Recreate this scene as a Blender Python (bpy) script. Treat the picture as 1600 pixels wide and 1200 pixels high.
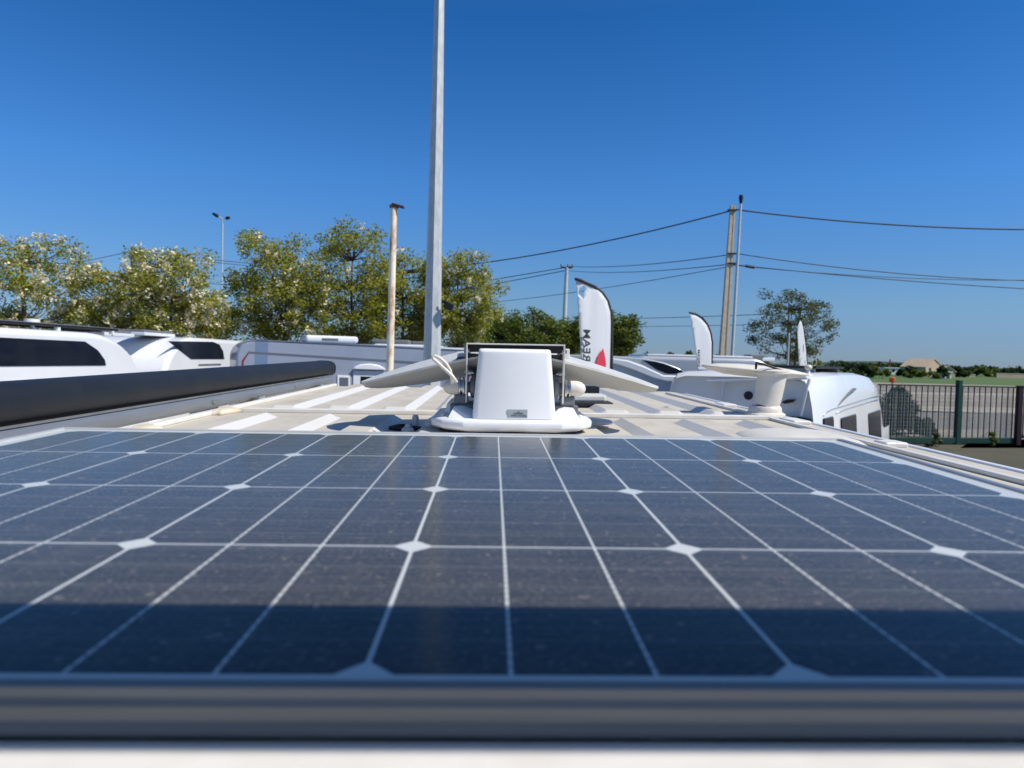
import bpy, bmesh, math, random
import numpy as np
from mathutils import Vector, Matrix
from mathutils.geometry import tessellate_polygon
R = math.radians
scene = bpy.context.scene
for o in list(bpy.data.objects): bpy.data.objects.remove(o)

# ------------------------------------------------------------------ camera, sky, sun, exposure
F = 1095.0                                    # focal length in units of a 1600 px wide picture
CAM = Vector((0.0, 0.0, 2.67))
def frame_cols(up, fwd):                      # camera-space up and forward -> columns right, forward, up
    u = up.normalized(); d = (fwd - u * fwd.dot(u)).normalized(); r = d.cross(u)
    return Matrix((r, d, u)).transposed()
UPW = Vector((.025, -1, -.0374))              # the level horizon as the tilted phone sees it
HEAD = Vector((-31 / F, -54 / F, 1))          # heading of the parked van
RWC = frame_cols(UPW, HEAD)                   # world axes in camera space
RCW = RWC.transposed()                        # camera space to world
cam_d = bpy.data.cameras.new('camera'); cam = bpy.data.objects.new('camera', cam_d)
scene.collection.objects.link(cam); scene.camera = cam
cam.matrix_world = Matrix.Translation(CAM) @ (RCW @ Matrix.Diagonal((1, -1, -1))).to_4x4()
cam_d.sensor_fit = 'HORIZONTAL'; cam_d.sensor_width = 36; cam_d.lens = F / 1600 * 36
cam_d.clip_start = .01; cam_d.clip_end = 5000
cam_d.dof.use_dof = True; cam_d.dof.focus_distance = 1.4; cam_d.dof.aperture_fstop = 9.0

SUN_EL, SUN_AZ = 50.0, -20.0                   # azimuth counted from +x towards +y
world = bpy.data.worlds.new('World'); scene.world = world; world.use_nodes = True
wn = world.node_tree; wn.nodes.clear()
sky = wn.nodes.new('ShaderNodeTexSky'); sky.sky_type = 'NISHITA'; sky.sun_disc = False
sky.sun_elevation = R(SUN_EL); sky.sun_rotation = R(90 - SUN_AZ)
sky.air_density = 1.0; sky.dust_density = .2; sky.ozone_density = 4.0; sky.altitude = 50
hs = wn.nodes.new('ShaderNodeHueSaturation'); hs.inputs['Saturation'].default_value = 1.0; hs.inputs['Value'].default_value = 1.0
bg = wn.nodes.new('ShaderNodeBackground'); bg.inputs[1].default_value = .085
wo = wn.nodes.new('ShaderNodeOutputWorld')
tcw = wn.nodes.new('ShaderNodeTexCoord'); spw = wn.nodes.new('ShaderNodeSeparateXYZ'); rmp = wn.nodes.new('ShaderNodeValToRGB'); mxw = wn.nodes.new('ShaderNodeMix')
mxw.data_type = 'RGBA'; mxw.blend_type = 'MULTIPLY'; mxw.inputs[0].default_value = 1.0
SKYK = [(0.0, (.19, .27, .45)), (.033, (.193, .275, .451)), (.0765, (.228, .321, .448)), (.232, (.176, .388, .611)), (.433, (.079, .315, .556)), (.75, (.36, .43, .47))]          # clear-day colour balance of the sky by height
SKYS = 2.0
while len(rmp.color_ramp.elements) < len(SKYK): rmp.color_ramp.elements.new(.5)
for e_, (p_, c_) in zip(rmp.color_ramp.elements, SKYK): e_.position = p_; e_.color = (*c_, 1)
wn.links.new(tcw.outputs['Generated'], spw.inputs[0]); wn.links.new(spw.outputs[2], rmp.inputs[0])
wn.links.new(sky.outputs[0], mxw.inputs[6]); wn.links.new(rmp.outputs[0], mxw.inputs[7]); wn.links.new(mxw.outputs[2], hs.inputs['Color']); hs.inputs['Value'].default_value = SKYS
wn.links.new(hs.outputs[0], bg.inputs[0]); wn.links.new(bg.outputs[0], wo.inputs[0])
sd = bpy.data.lights.new('sun', 'SUN'); sd.energy = 4.2; sd.angle = R(.53); sd.color = (1, .95, .87)
so = bpy.data.objects.new('sun', sd); scene.collection.objects.link(so)
sv = Vector((math.cos(R(SUN_AZ)) * math.cos(R(SUN_EL)), math.sin(R(SUN_AZ)) * math.cos(R(SUN_EL)), math.sin(R(SUN_EL))))
so.rotation_euler = sv.to_track_quat('Z', 'Y').to_euler(); so.location = (0, 0, 30)
vs = scene.view_settings; vs.view_transform = 'Standard'; vs.look = 'None'; vs.exposure = 0.3; vs.gamma = 1; vs.use_curve_mapping = False

# ------------------------------------------------------------------ frames and points
def ray(x, y): return RCW @ Vector(((x - 800) / F, (y - 600) / F, 1))
def PX(x, y, D): return CAM + ray(x, y) * D                   # world point at depth D
def PXX(x, y, X): r = ray(x, y); return CAM + r * ((X - CAM.x) / r.x)
def PG(x, D): p = PX(x, 600, D); return Vector((p.x, p.y, 0))  # foot of something standing at depth D
def HZ(x): return 559 + .025 * (x - 800)
def ZW(x, y, D): return PX(x, y, D).z
UPV = Vector((.0179, -1, -.0486))
RV = RCW @ frame_cols(UPV, HEAD)
CAMH = .185                                                    # camera above the roof skin
VAN = Matrix.Translation(CAM - RV @ Vector((0, 0, CAMH))) @ RV.to_4x4()
VI = VAN.inverted()
def rod(w):
    t = w.length; return Matrix.Rotation(t, 3, w.normalized())
RP = RCW @ rod(Vector((.0603680, -.0274663, .0170413))) @ Matrix(((1, 0, 0), (0, 0, -1), (0, 1, 0)))
PANEL = Matrix.Translation(CAM - RP @ Vector((.0443, -.2434, .1194))) @ RP.to_4x4()
RVI = RV.transposed()
def VR(x, y, z=0):                                             # point of the van roof frame at height z
    r = RVI @ ray(x, y); t = (z - CAMH) / r.z
    return Vector((0, 0, CAMH)) + r * t
def VD(x, y, d):                                               # point of the van frame at distance d ahead
    r = RVI @ ray(x, y); return Vector((0, 0, CAMH)) + r * (d / r.y)
WORLD = Matrix.Identity(4)

# ------------------------------------------------------------------ mesh helper
class MB:
    def __init__(s): s.v = []; s.f = []
    def add(s, v, f):
        n = len(s.v); s.v += [Vector(p) for p in v]; s.f += [[i + n for i in q] for q in f]; return s
    def box(s, c, d, rot=None):
        c = Vector(c); h = Vector(d) / 2; vs_ = []
        for z in (-1, 1):
            for y in (-1, 1):
                for x in (-1, 1):
                    p = Vector((x * h.x, y * h.y, z * h.z))
                    if rot is not None: p = rot @ p
                    vs_.append(c + p)
        return s.add(vs_, [(0, 2, 3, 1), (4, 5, 7, 6), (0, 1, 5, 4), (2, 6, 7, 3), (0, 4, 6, 2), (1, 3, 7, 5)])
    def bx(s, x0, x1, y0, y1, z0, z1): return s.box(((x0 + x1) / 2, (y0 + y1) / 2, (z0 + z1) / 2), (x1 - x0, y1 - y0, z1 - z0))
    def tube(s, pts, r, n=8, cap=True):
        pts = [Vector(p) for p in pts]; rs = r if isinstance(r, (list, tuple)) else [r] * len(pts)
        vs_ = []; fs = []; prev = None
        for i, p in enumerate(pts):
            t = (pts[min(i + 1, len(pts) - 1)] - pts[max(i - 1, 0)]).normalized()
            if prev is None: a = t.orthogonal().normalized()
            else:
                a = prev - t * prev.dot(t); a = a.normalized() if a.length > 1e-6 else t.orthogonal().normalized()
            prev = a; b = t.cross(a)
            for k in range(n):
                w = 2 * math.pi * k / n; vs_.append(p + (a * math.cos(w) + b * math.sin(w)) * rs[i])
        for i in range(len(pts) - 1):
            for k in range(n):
                k2 = (k + 1) % n; fs.append((i * n + k, i * n + k2, (i + 1) * n + k2, (i + 1) * n + k))
        if cap: fs.append(tuple(range(n))[::-1]); fs.append(tuple(range((len(pts) - 1) * n, len(pts) * n)))
        return s.add(vs_, fs)
    def lathe(s, prof, c=(0, 0, 0), n=32, axis=None, sx=1, sy=1):   # prof: (radius, z)
        c = Vector(c); M = Vector((0, 0, 1)).rotation_difference(Vector(axis)).to_matrix() if axis is not None else Matrix.Identity(3)
        vs_ = []; fs = []
        for r, z in prof:
            for k in range(n):
                w = 2 * math.pi * k / n; vs_.append(c + M @ Vector((r * math.cos(w) * sx, r * math.sin(w) * sy, z)))
        for i in range(len(prof) - 1):
            for k in range(n):
                k2 = (k + 1) % n; fs.append((i * n + k, i * n + k2, (i + 1) * n + k2, (i + 1) * n + k))
        fs.append(tuple(range(n))[::-1]); fs.append(tuple(range((len(prof) - 1) * n, len(prof) * n)))
        return s.add(vs_, fs)
    def prism(s, poly, a, b, fn):             # poly in 2D, a and b: depths, fn(u, v, w) -> point
        n = len(poly); vs_ = [fn(u, v, a) for u, v in poly] + [fn(u, v, b) for u, v in poly]
        fs = [tuple(range(n))[::-1], tuple(range(n, 2 * n))] + [(i, (i + 1) % n, n + (i + 1) % n, n + i) for i in range(n)]
        return s.add(vs_, fs)
    def loft(s, rings, cap=True):
        n = len(rings[0]); vs_ = [p for q in rings for p in q]; fs = []
        for i in range(len(rings) - 1):
            for k in range(n):
                k2 = (k + 1) % n; fs.append((i * n + k, i * n + k2, (i + 1) * n + k2, (i + 1) * n + k))
        if cap: fs.append(tuple(range(n))[::-1]); fs.append(tuple(range((len(rings) - 1) * n, len(rings) * n)))
        return s.add(vs_, fs)
    def grid(s, xs, ys, fn):
        n = len(xs); vs_ = [fn(x, y) for y in ys for x in xs]
        fs = [(j * n + i, j * n + i + 1, (j + 1) * n + i + 1, (j + 1) * n + i) for j in range(len(ys) - 1) for i in range(n - 1)]
        return s.add(vs_, fs)
    def build(s, name, m, parent=None, mw=None, smooth=False, bevel=0, seg=2, fix=True, base=None, sub=0):
        b = Vector(base) if base is not None else Vector((0, 0, 0))
        me = bpy.data.meshes.new(name); me.from_pydata([tuple(v - b) for v in s.v], [], s.f); me.validate()
        if fix:
            bm = bmesh.new(); bm.from_mesh(me); bmesh.ops.recalc_face_normals(bm, faces=bm.faces); bm.to_mesh(me); bm.free()
        o = bpy.data.objects.new(name, me); scene.collection.objects.link(o)
        if m: me.materials.append(m)
        if bevel:
            q = o.modifiers.new('bevel', 'BEVEL'); q.width = bevel; q.segments = seg; q.limit_method = 'ANGLE'; q.angle_limit = R(28)
        if sub:
            q = o.modifiers.new('sub', 'SUBSURF'); q.levels = sub; q.render_levels = sub
        if smooth:
            me.polygons.foreach_set('use_smooth', [True] * len(me.polygons))
            if smooth != 'all': me.set_sharp_from_angle(angle=R(smooth if smooth > 1 else 40))
        if parent is not None: o.parent = parent
        elif mw is not None: o.matrix_world = mw @ Matrix.Translation(b)
        else: o.location = b
        return o
def tag(o, label=None, cat=None, group=None, kind=None):
    for k, v in (('label', label), ('category', cat), ('group', group), ('kind', kind)):
        if v: o[k] = v
    return o
def thing(name, label, cat, mw=WORLD, base=(0, 0, 0), rz=0, group=None):
    o = bpy.data.objects.new(name, None); o.empty_display_size = .1; scene.collection.objects.link(o)
    o.matrix_world = mw @ Matrix.Translation(Vector(base)) @ Matrix.Rotation(rz, 4, 'Z')
    return tag(o, label, cat, group)
def smoothstep(a, b, x):
    t = min(1, max(0, (x - a) / (b - a))); return t * t * (3 - 2 * t)

# ------------------------------------------------------------------ materials
def mat(name, c, rough=.5, metal=0, c2=None, ns=8, nf=.5, bump=0, bs=60, spec=.5, coat=0, stretch=None, detail=4, lo=.35, hi=.7):
    m = bpy.data.materials.new(name); m.use_nodes = True; nt = m.node_tree; b = nt.nodes['Principled BSDF']
    b.inputs['Base Color'].default_value = (*c, 1); b.inputs['Roughness'].default_value = rough
    b.inputs['Metallic'].default_value = metal; b.inputs['Specular IOR Level'].default_value = spec; b.inputs['Coat Weight'].default_value = coat
    b.inputs['Coat Roughness'].default_value = .06
    tc = nt.nodes.new('ShaderNodeTexCoord'); src = tc.outputs['Object']
    if stretch:
        mp = nt.nodes.new('ShaderNodeMapping'); mp.inputs['Scale'].default_value = stretch; nt.links.new(src, mp.inputs[0]); src = mp.outputs[0]
    if c2:
        n = nt.nodes.new('ShaderNodeTexNoise'); n.inputs['Scale'].default_value = ns; n.inputs['Detail'].default_value = detail; n.inputs['Roughness'].default_value = .6
        r = nt.nodes.new('ShaderNodeMapRange'); r.inputs[1].default_value = lo; r.inputs[2].default_value = hi
        x = nt.nodes.new('ShaderNodeMix'); x.data_type = 'RGBA'; x.inputs[6].default_value = (*c, 1); x.inputs[7].default_value = (*c2, 1)
        nt.links.new(src, n.inputs['Vector']); nt.links.new(n.outputs[0], r.inputs[0]); nt.links.new(r.outputs[0], x.inputs[0]); nt.links.new(x.outputs[2], b.inputs['Base Color'])
    if bump:
        n2 = nt.nodes.new('ShaderNodeTexNoise'); n2.inputs['Scale'].default_value = bs; n2.inputs['Detail'].default_value = 4
        bp = nt.nodes.new('ShaderNodeBump'); bp.inputs['Strength'].default_value = bump; bp.inputs['Distance'].default_value = .01
        nt.links.new(src, n2.inputs['Vector']); nt.links.new(n2.outputs[0], bp.inputs['Height']); nt.links.new(bp.outputs[0], b.inputs['Normal'])
    return m
M = {}
M['cream'] = mat('cream_plastic', (.72, .68, .60), .38, c2=(.64, .59, .50), ns=14, bump=.06, bs=90)
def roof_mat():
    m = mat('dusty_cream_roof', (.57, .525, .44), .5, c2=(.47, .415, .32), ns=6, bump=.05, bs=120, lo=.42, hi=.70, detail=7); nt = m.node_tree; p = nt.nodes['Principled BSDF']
    src = p.inputs['Base Color'].links[0].from_socket                # level faces keep the beige, sloped flanks are mixed whiter
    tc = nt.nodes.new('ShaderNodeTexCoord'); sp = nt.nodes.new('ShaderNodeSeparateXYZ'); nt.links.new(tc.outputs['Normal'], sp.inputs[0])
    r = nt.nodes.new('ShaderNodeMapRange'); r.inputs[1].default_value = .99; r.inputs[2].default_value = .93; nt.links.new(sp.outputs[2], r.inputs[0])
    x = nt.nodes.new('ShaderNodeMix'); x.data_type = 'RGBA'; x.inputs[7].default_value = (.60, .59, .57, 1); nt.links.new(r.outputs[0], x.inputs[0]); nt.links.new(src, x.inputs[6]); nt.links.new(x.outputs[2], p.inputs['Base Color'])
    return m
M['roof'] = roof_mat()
M['whitemetal'] = mat('clean_cream_metal', (.74, .72, .67), .4, c2=(.66, .63, .57), ns=20)
M['sealant'] = mat('yellowed_sealant', (.60, .50, .34), .6, c2=(.66, .62, .54), ns=25)
M['abs'] = mat('white_abs', (.82, .825, .83), .32, c2=(.77, .775, .78), ns=9, bump=.02, bs=40)
M['offwhite'] = mat('offwhite_enamel', (.70, .69, .65), .38, c2=(.60, .58, .52), ns=20)
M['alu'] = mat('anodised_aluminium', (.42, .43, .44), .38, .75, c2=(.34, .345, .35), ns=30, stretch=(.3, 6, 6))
M['alu_lit'] = mat('sunlit_aluminium', (.62, .62, .60), .45, .35, c2=(.54, .53, .5), ns=30)  # lit copy for the far and left frame rails, brightness in the colour
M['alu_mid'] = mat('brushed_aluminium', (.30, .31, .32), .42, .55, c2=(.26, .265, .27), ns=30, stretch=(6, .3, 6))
M['alu_dim'] = mat('shaded_aluminium', (.22, .205, .185), .55, .1, c2=(.185, .172, .155), ns=30, stretch=(.3, 6, 6))  # shaded copy for the near frame rail, its shade put into the colour
M['dark'] = mat('charcoal_metal', (.010, .013, .017), .5, c2=(.016, .018, .021), ns=12, bump=.05, bs=150, spec=.3)
M['black'] = mat('black_rubber', (.012, .012, .013), .7, c2=(.022, .021, .02), ns=20)
M['grey'] = mat('grey_plastic', (.16, .17, .175), .5, c2=(.12, .125, .13), ns=20)
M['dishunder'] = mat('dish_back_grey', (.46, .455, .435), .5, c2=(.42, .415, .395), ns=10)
M['white'] = mat('white_paint', (.78, .79, .80), .25, coat=.5, c2=(.73, .74, .75), ns=1.2)
M['white2'] = mat('white_gelcoat', (.72, .74, .77), .35, coat=.2, c2=(.66, .68, .71), ns=1.5)
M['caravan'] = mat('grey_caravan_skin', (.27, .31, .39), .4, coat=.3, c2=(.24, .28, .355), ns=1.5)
M['silver'] = mat('silver_paint', (.52, .54, .56), .3, .3, coat=.5, c2=(.47, .49, .51), ns=2)
M['glassdark'] = mat('tinted_window', (.004, .007, .016), .10, spec=.16, c2=(.012, .014, .02), ns=2)
M['greystripe'] = mat('grey_decal', (.10, .12, .15), .4, c2=(.12, .14, .17), ns=3)
M['bluedecal'] = mat('blue_decal', (.14, .20, .32), .4, c2=(.16, .22, .34), ns=3)
M['reddecal'] = mat('red_decal', (.22, .02, .03), .4, c2=(.18, .018, .025), ns=3)
M['galv'] = mat('galvanised_steel', (.56, .58, .57), .5, .2, c2=(.46, .485, .48), ns=18, lo=.4, hi=.6, stretch=(1, 1, .35))
M['concrete'] = mat('pole_concrete', (.62, .53, .40), .85, c2=(.46, .39, .29), ns=5, bump=.2, bs=40)
M['wire'] = mat('cable_sheath', (.03, .035, .045), .6, c2=(.04, .045, .055), ns=3)
M['flag'] = mat('flag_cloth', (.80, .81, .84), .7, c2=(.77, .78, .81), ns=6)
M['flagblack'] = mat('flag_sleeve', (.012, .016, .018), .6, c2=(.018, .022, .024), ns=6)
M['ink'] = mat('flag_ink', (.02, .025, .035), .6, c2=(.03, .035, .045), ns=6)
M['redink'] = mat('flag_red', (.62, .03, .06), .6, c2=(.55, .025, .05), ns=6)
M['green'] = mat('green_paint', (.006, .05, .033), .5, c2=(.008, .04, .028), ns=6)
M['darkgreen'] = mat('dark_green_paint', (.006, .022, .018), .5, c2=(.008, .018, .015), ns=6)
M['maroon'] = mat('maroon_paint', (.022, .006, .008), .5, c2=(.03, .008, .01), ns=6)
M['meshwire'] = mat('zinc_wire', (.62, .62, .58), .5, .2, c2=(.42, .42, .38), ns=6)
M['bark'] = mat('bark', (.10, .075, .05), .9, c2=(.06, .045, .03), ns=8, bump=.5, bs=30)
M['stone'] = mat('limestone_wall', (.52, .42, .29), .9, c2=(.44, .35, .24), ns=.6)
M['tile'] = mat('roof_tiles', (.40, .25, .16), .9, c2=(.33, .20, .13), ns=1.5)
M['whitewall'] = mat('white_render', (.75, .74, .70), .8, c2=(.68, .67, .63), ns=.5)
M['orange'] = mat('orange_plastic', (.5, .10, .04), .5, c2=(.42, .08, .03), ns=5)
M['label'] = mat('silver_label', (.42, .47, .48), .4, .1, c2=(.38, .42, .43), ns=40)
M['steel'] = mat('bright_steel', (.55, .55, .54), .28, .9, c2=(.42, .42, .42), ns=40)
def rust_mat():
    m = mat('rusting_white_pole', (.86, .77, .60), .6, c2=(.48, .23, .08), ns=3.2, lo=.47, hi=.66, bump=.1, stretch=(2, 2, .8), detail=7); return m
M['rust'] = rust_mat()
M['rustdark'] = mat('dark_rust', (.10, .055, .035), .85, c2=(.05, .03, .022), ns=12)
def leaf_mat(name, a, b, tr=.5):
    m = bpy.data.materials.new(name); m.use_nodes = True; nt = m.node_tree; p = nt.nodes['Principled BSDF']; out = nt.nodes['Material Output']
    g = nt.nodes.new('ShaderNodeNewGeometry'); cr = nt.nodes.new('ShaderNodeValToRGB')
    cr.color_ramp.elements[0].color = (*a, 1); cr.color_ramp.elements[1].color = (*b, 1)
    nt.links.new(g.outputs['Random Per Island'], cr.inputs[0]); nt.links.new(cr.outputs[0], p.inputs['Base Color'])
    p.inputs['Roughness'].default_value = .55; p.inputs['Specular IOR Level'].default_value = .3
    t = nt.nodes.new('ShaderNodeBsdfTranslucent'); nt.links.new(cr.outputs[0], t.inputs[0])
    x = nt.nodes.new('ShaderNodeMixShader'); x.inputs[0].default_value = tr
    nt.links.new(p.outputs[0], x.inputs[1]); nt.links.new(t.outputs[0], x.inputs[2]); nt.links.new(x.outputs[0], out.inputs[0]); return m
M['leaf'] = leaf_mat('acacia_leaf', (.12, .15, .013), (.50, .48, .075))
M['leaf2'] = leaf_mat('green_leaf', (.05, .09, .012), (.22, .26, .04))
M['leaf3'] = leaf_mat('olive_leaf', (.06, .085, .03), (.15, .17, .06))
M['leaf4'] = leaf_mat('dark_hedge_leaf', (.016, .033, .010), (.05, .08, .02))
M['bloom'] = leaf_mat('cream_blossom', (.66, .58, .33), (.85, .80, .58), .25)
M['flag'] = leaf_mat('white_flag_cloth', (.84, .85, .86), (.84, .85, .86), .4)

def panel_mat():
    m = bpy.data.materials.new('solar_cells_under_dusty_glass'); m.use_nodes = True; nt = m.node_tree; p = nt.nodes['Principled BSDF']
    L = nt.links.new
    def math_(op, a, b=None, c=None):
        n = nt.nodes.new('ShaderNodeMath'); n.operation = op
        for i, v in enumerate((a, b, c)):
            if v is None: continue
            if isinstance(v, (int, float)): n.inputs[i].default_value = v
            else: L(v, n.inputs[i])
        return n.outputs[0]
    tc = nt.nodes.new('ShaderNodeTexCoord'); sp = nt.nodes.new('ShaderNodeSeparateXYZ'); L(tc.outputs['Object'], sp.inputs[0])
    X, Y = sp.outputs[0], sp.outputs[1]; S = .158
    def edge(v, period):   # metres to the nearest multiple of the period
        q = math_('FRACT', math_('ADD', math_('DIVIDE', v, period), 100.0)); return math_('MULTIPLY', math_('MINIMUM', q, math_('SUBTRACT', 1.0, q)), period)
    ex, ey, eb = edge(X, S), edge(Y, S), edge(X, S / 3)
    line = lambda d, w: math_('LESS_THAN', d, w)
    diamond = line(math_('ADD', ex, ey), .0118)
    inx = line(math_('ABSOLUTE', X), 3 * S - .001); iny = math_('MULTIPLY', math_('GREATER_THAN', Y, 0.0005), math_('LESS_THAN', Y, 4 * S - .0005))
    inside = math_('MULTIPLY', inx, iny)
    gaps = math_('MAXIMUM', math_('MAXIMUM', line(ex, .0010), line(ey, .0010)), diamond)
    white = math_('MAXIMUM', gaps, math_('SUBTRACT', 1.0, inside))
    tick = math_('GREATER_THAN', edge(Y, .0075), .0005)
    bus = math_('MULTIPLY', line(eb, .0008), tick)
    fing = math_('MULTIPLY', line(edge(Y, .0024), .00022), 1.0)
    fing2 = math_('MULTIPLY', line(edge(Y, .0305), .0008), 1.0)
    def noise(scale, detail=3, rough=.6, st=None):
        n = nt.nodes.new('ShaderNodeTexNoise'); n.inputs['Scale'].default_value = scale; n.inputs['Detail'].default_value = detail; n.inputs['Roughness'].default_value = rough
        v = tc.outputs['Object']
        if st:
            mp = nt.nodes.new('ShaderNodeMapping'); mp.inputs['Scale'].default_value = st; L(v, mp.inputs[0]); v = mp.outputs[0]
        L(v, n.inputs['Vector']); return n.outputs[0]
    def mixc(f, a, b):
        x = nt.nodes.new('ShaderNodeMix'); x.data_type = 'RGBA'
        for i, v in ((0, f), (6, a), (7, b)):
            if isinstance(v, (int, float)): x.inputs[i].default_value = v
            elif isinstance(v, tuple): x.inputs[i].default_value = (*v, 1)
            else: L(v, x.inputs[i])
        return x.outputs[2]
    wn_ = nt.nodes.new('ShaderNodeTexWhiteNoise'); wn_.noise_dimensions = '2D'; cb = nt.nodes.new('ShaderNodeCombineXYZ')
    L(math_('FLOOR', math_('DIVIDE', X, S)), cb.inputs[0]); L(math_('FLOOR', math_('DIVIDE', Y, S)), cb.inputs[1]); L(cb.outputs[0], wn_.inputs['Vector'])
    cellc = mixc(math_('ADD', math_('MULTIPLY', wn_.outputs[0], .7), math_('MULTIPLY', noise(9, 2), .3)), (.002, .007, .015), (.008, .016, .029))
    c = mixc(math_('MULTIPLY', fing, .25), cellc, (.3, .33, .36))
    c = mixc(math_('MULTIPLY', fing2, .16), c, (.3, .34, .36))
    c = mixc(bus, c, (.54, .56, .55))
    c = mixc(white, c, (.54, .57, .57))
    # dust: a thin even film, cloudy smears and many separate specks
    mr = nt.nodes.new('ShaderNodeMapRange'); L(noise(24, 5, .7), mr.inputs[0]); mr.inputs[1].default_value = .35; mr.inputs[2].default_value = .7
    mr.inputs[3].default_value = .012; mr.inputs[4].default_value = .05
    sp1 = nt.nodes.new('ShaderNodeMapRange'); L(noise(330, 3, .8), sp1.inputs[0]); sp1.inputs[1].default_value = .53; sp1.inputs[2].default_value = .70; sp1.inputs[3].default_value = 0; sp1.inputs[4].default_value = .24
    sp2 = nt.nodes.new('ShaderNodeMapRange'); L(noise(130, 2, .5), sp2.inputs[0]); sp2.inputs[1].default_value = .66; sp2.inputs[2].default_value = .70; sp2.inputs[3].default_value = 0; sp2.inputs[4].default_value = .22
    st = nt.nodes.new('ShaderNodeMapRange'); L(noise(60, 2, .5, (.05, 3, 1)), st.inputs[0]); st.inputs[1].default_value = .45; st.inputs[2].default_value = .75; st.inputs[3].default_value = 0; st.inputs[4].default_value = .05
    dust = math_('ADD', math_('ADD', mr.outputs[0], sp1.outputs[0]), math_('ADD', sp2.outputs[0], st.outputs[0]))
    c = mixc(dust, c, (.48, .42, .34))
    drip = nt.nodes.new('ShaderNodeMapRange'); L(noise(11, 4, .7, (3, .35, 1)), drip.inputs[0]); drip.inputs[1].default_value = .58; drip.inputs[2].default_value = .72; drip.inputs[3].default_value = 0; drip.inputs[4].default_value = .07
    c = mixc(drip.outputs[0], c, (.45, .38, .28))
    L(c, p.inputs['Base Color'])
    rr = math_('ADD', math_('MULTIPLY', dust, .30), .09); L(rr, p.inputs['Roughness'])
    p.inputs['IOR'].default_value = 1.24; p.inputs['Specular IOR Level'].default_value = .25; p.inputs['Sheen Weight'].default_value = .15; p.inputs['Sheen Roughness'].default_value = .45; p.inputs['Sheen Tint'].default_value = (1, .82, .60, 1)
    bp = nt.nodes.new('ShaderNodeBump'); bp.inputs['Strength'].default_value = .05; bp.inputs['Distance'].default_value = .002
    L(noise(300, 3, .7), bp.inputs['Height']); L(bp.outputs[0], p.inputs['Normal'])
    return m
M['cells'] = panel_mat()

# ------------------------------------------------------------------ ground and terrain
def ground_mat(name, a, b, c, s1, s2):
    m = bpy.data.materials.new(name); m.use_nodes = True; nt = m.node_tree; p = nt.nodes['Principled BSDF']; p.inputs['Roughness'].default_value = .9
    tc = nt.nodes.new('ShaderNodeTexCoord')
    def N(s):
        n = nt.nodes.new('ShaderNodeTexNoise'); n.inputs['Scale'].default_value = s; n.inputs['Detail'].default_value = 6; nt.links.new(tc.outputs['Object'], n.inputs['Vector'])
        r = nt.nodes.new('ShaderNodeMapRange'); r.inputs[1].default_value = .38; r.inputs[2].default_value = .62; nt.links.new(n.outputs[0], r.inputs[0]); return r.outputs[0]
    x = nt.nodes.new('ShaderNodeMix'); x.data_type = 'RGBA'; x.inputs[6].default_value = (*a, 1); x.inputs[7].default_value = (*b, 1); nt.links.new(N(s1), x.inputs[0])
    y = nt.nodes.new('ShaderNodeMix'); y.data_type = 'RGBA'; y.inputs[7].default_value = (*c, 1); nt.links.new(x.outputs[2], y.inputs[6])
    mu = nt.nodes.new('ShaderNodeMath'); mu.operation = 'MULTIPLY'; mu.inputs[1].default_value = .55; nt.links.new(N(s2), mu.inputs[0]); nt.links.new(mu.outputs[0], y.inputs[0])
    nt.links.new(y.outputs[2], p.inputs['Base Color']); return m
M['asphalt'] = ground_mat('worn_asphalt', (.22, .21, .195), (.27, .255, .235), (.17, .16, .15), .4, 14)
M['gravel'] = ground_mat('pale_gravel', (.35, .295, .22), (.26, .22, .17), (.19, .165, .135), .18, 5)
M['slab'] = ground_mat('pale_concrete', (.44, .39, .31), (.36, .32, .26), (.28, .25, .21), .3, 4)
M['grass'] = ground_mat('field_grass', (.055, .115, .014), (.085, .13, .022), (.045, .09, .012), .05, 1.2)
M['scrub'] = ground_mat('dry_verge', (.09, .075, .05), (.06, .055, .03), (.05, .055, .02), .5, 5)
M['hill'] = ground_mat('distant_woodland', (.03, .05, .03), (.045, .065, .035), (.025, .04, .028), .02, .2)
def flat(name, pts, z, m): 
    b = MB(); b.add([(x, y, z) for x, y in pts], [tuple(range(len(pts)))]); return tag(b.build(name, m), kind='structure')
flat('ground', [(-1500, -300), (1500, -300), (1500, 3000), (-1500, 3000)], 0, M['grass'])
flat('parking_lot', [(-60, -30), (40, -30), (40, 24.0), (14, 25.5), (6, 60), (-60, 60)], .004, M['asphalt'])
flat('gravel_yard', [(8, 26.4), (140, 22), (200, 118), (20, 118)], .008, M['gravel'])
def pxq(name, pts, z, m):
    out = []
    for x, y in pts:
        r = ray(x, y); t = (z - CAM.z) / r.z; q = CAM + r * t; out.append((q.x, q.y))
    return flat(name, out, z, m)
M['yardtar'] = ground_mat('dusty_tarmac', (.17, .155, .135), (.20, .18, .155), (.13, .12, .105), .4, 8)
pxq('road', [(1380, 644), (1400, 640), (1530, 645), (1760, 652), (1760, 675), (1380, 668)], .012, M['yardtar'])
pxq('path', [(1380, 634), (1760, 641), (1760, 651), (1380, 642.5)], .012, M['slab'])
pxq('kerb_strip', [(1380, 612), (1760, 618), (1760, 622.5), (1380, 616)], .012, M['slab'])
pxq('tarmac_apron', [(1540, 676), (1580, 653), (1760, 658), (1760, 700), (1500, 700)], .016, M['yardtar'])
flat('verge', [(8, 17.5), (45, 15.5), (45, 25.3), (8, 27.0)], .016, M['scrub'])

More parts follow.
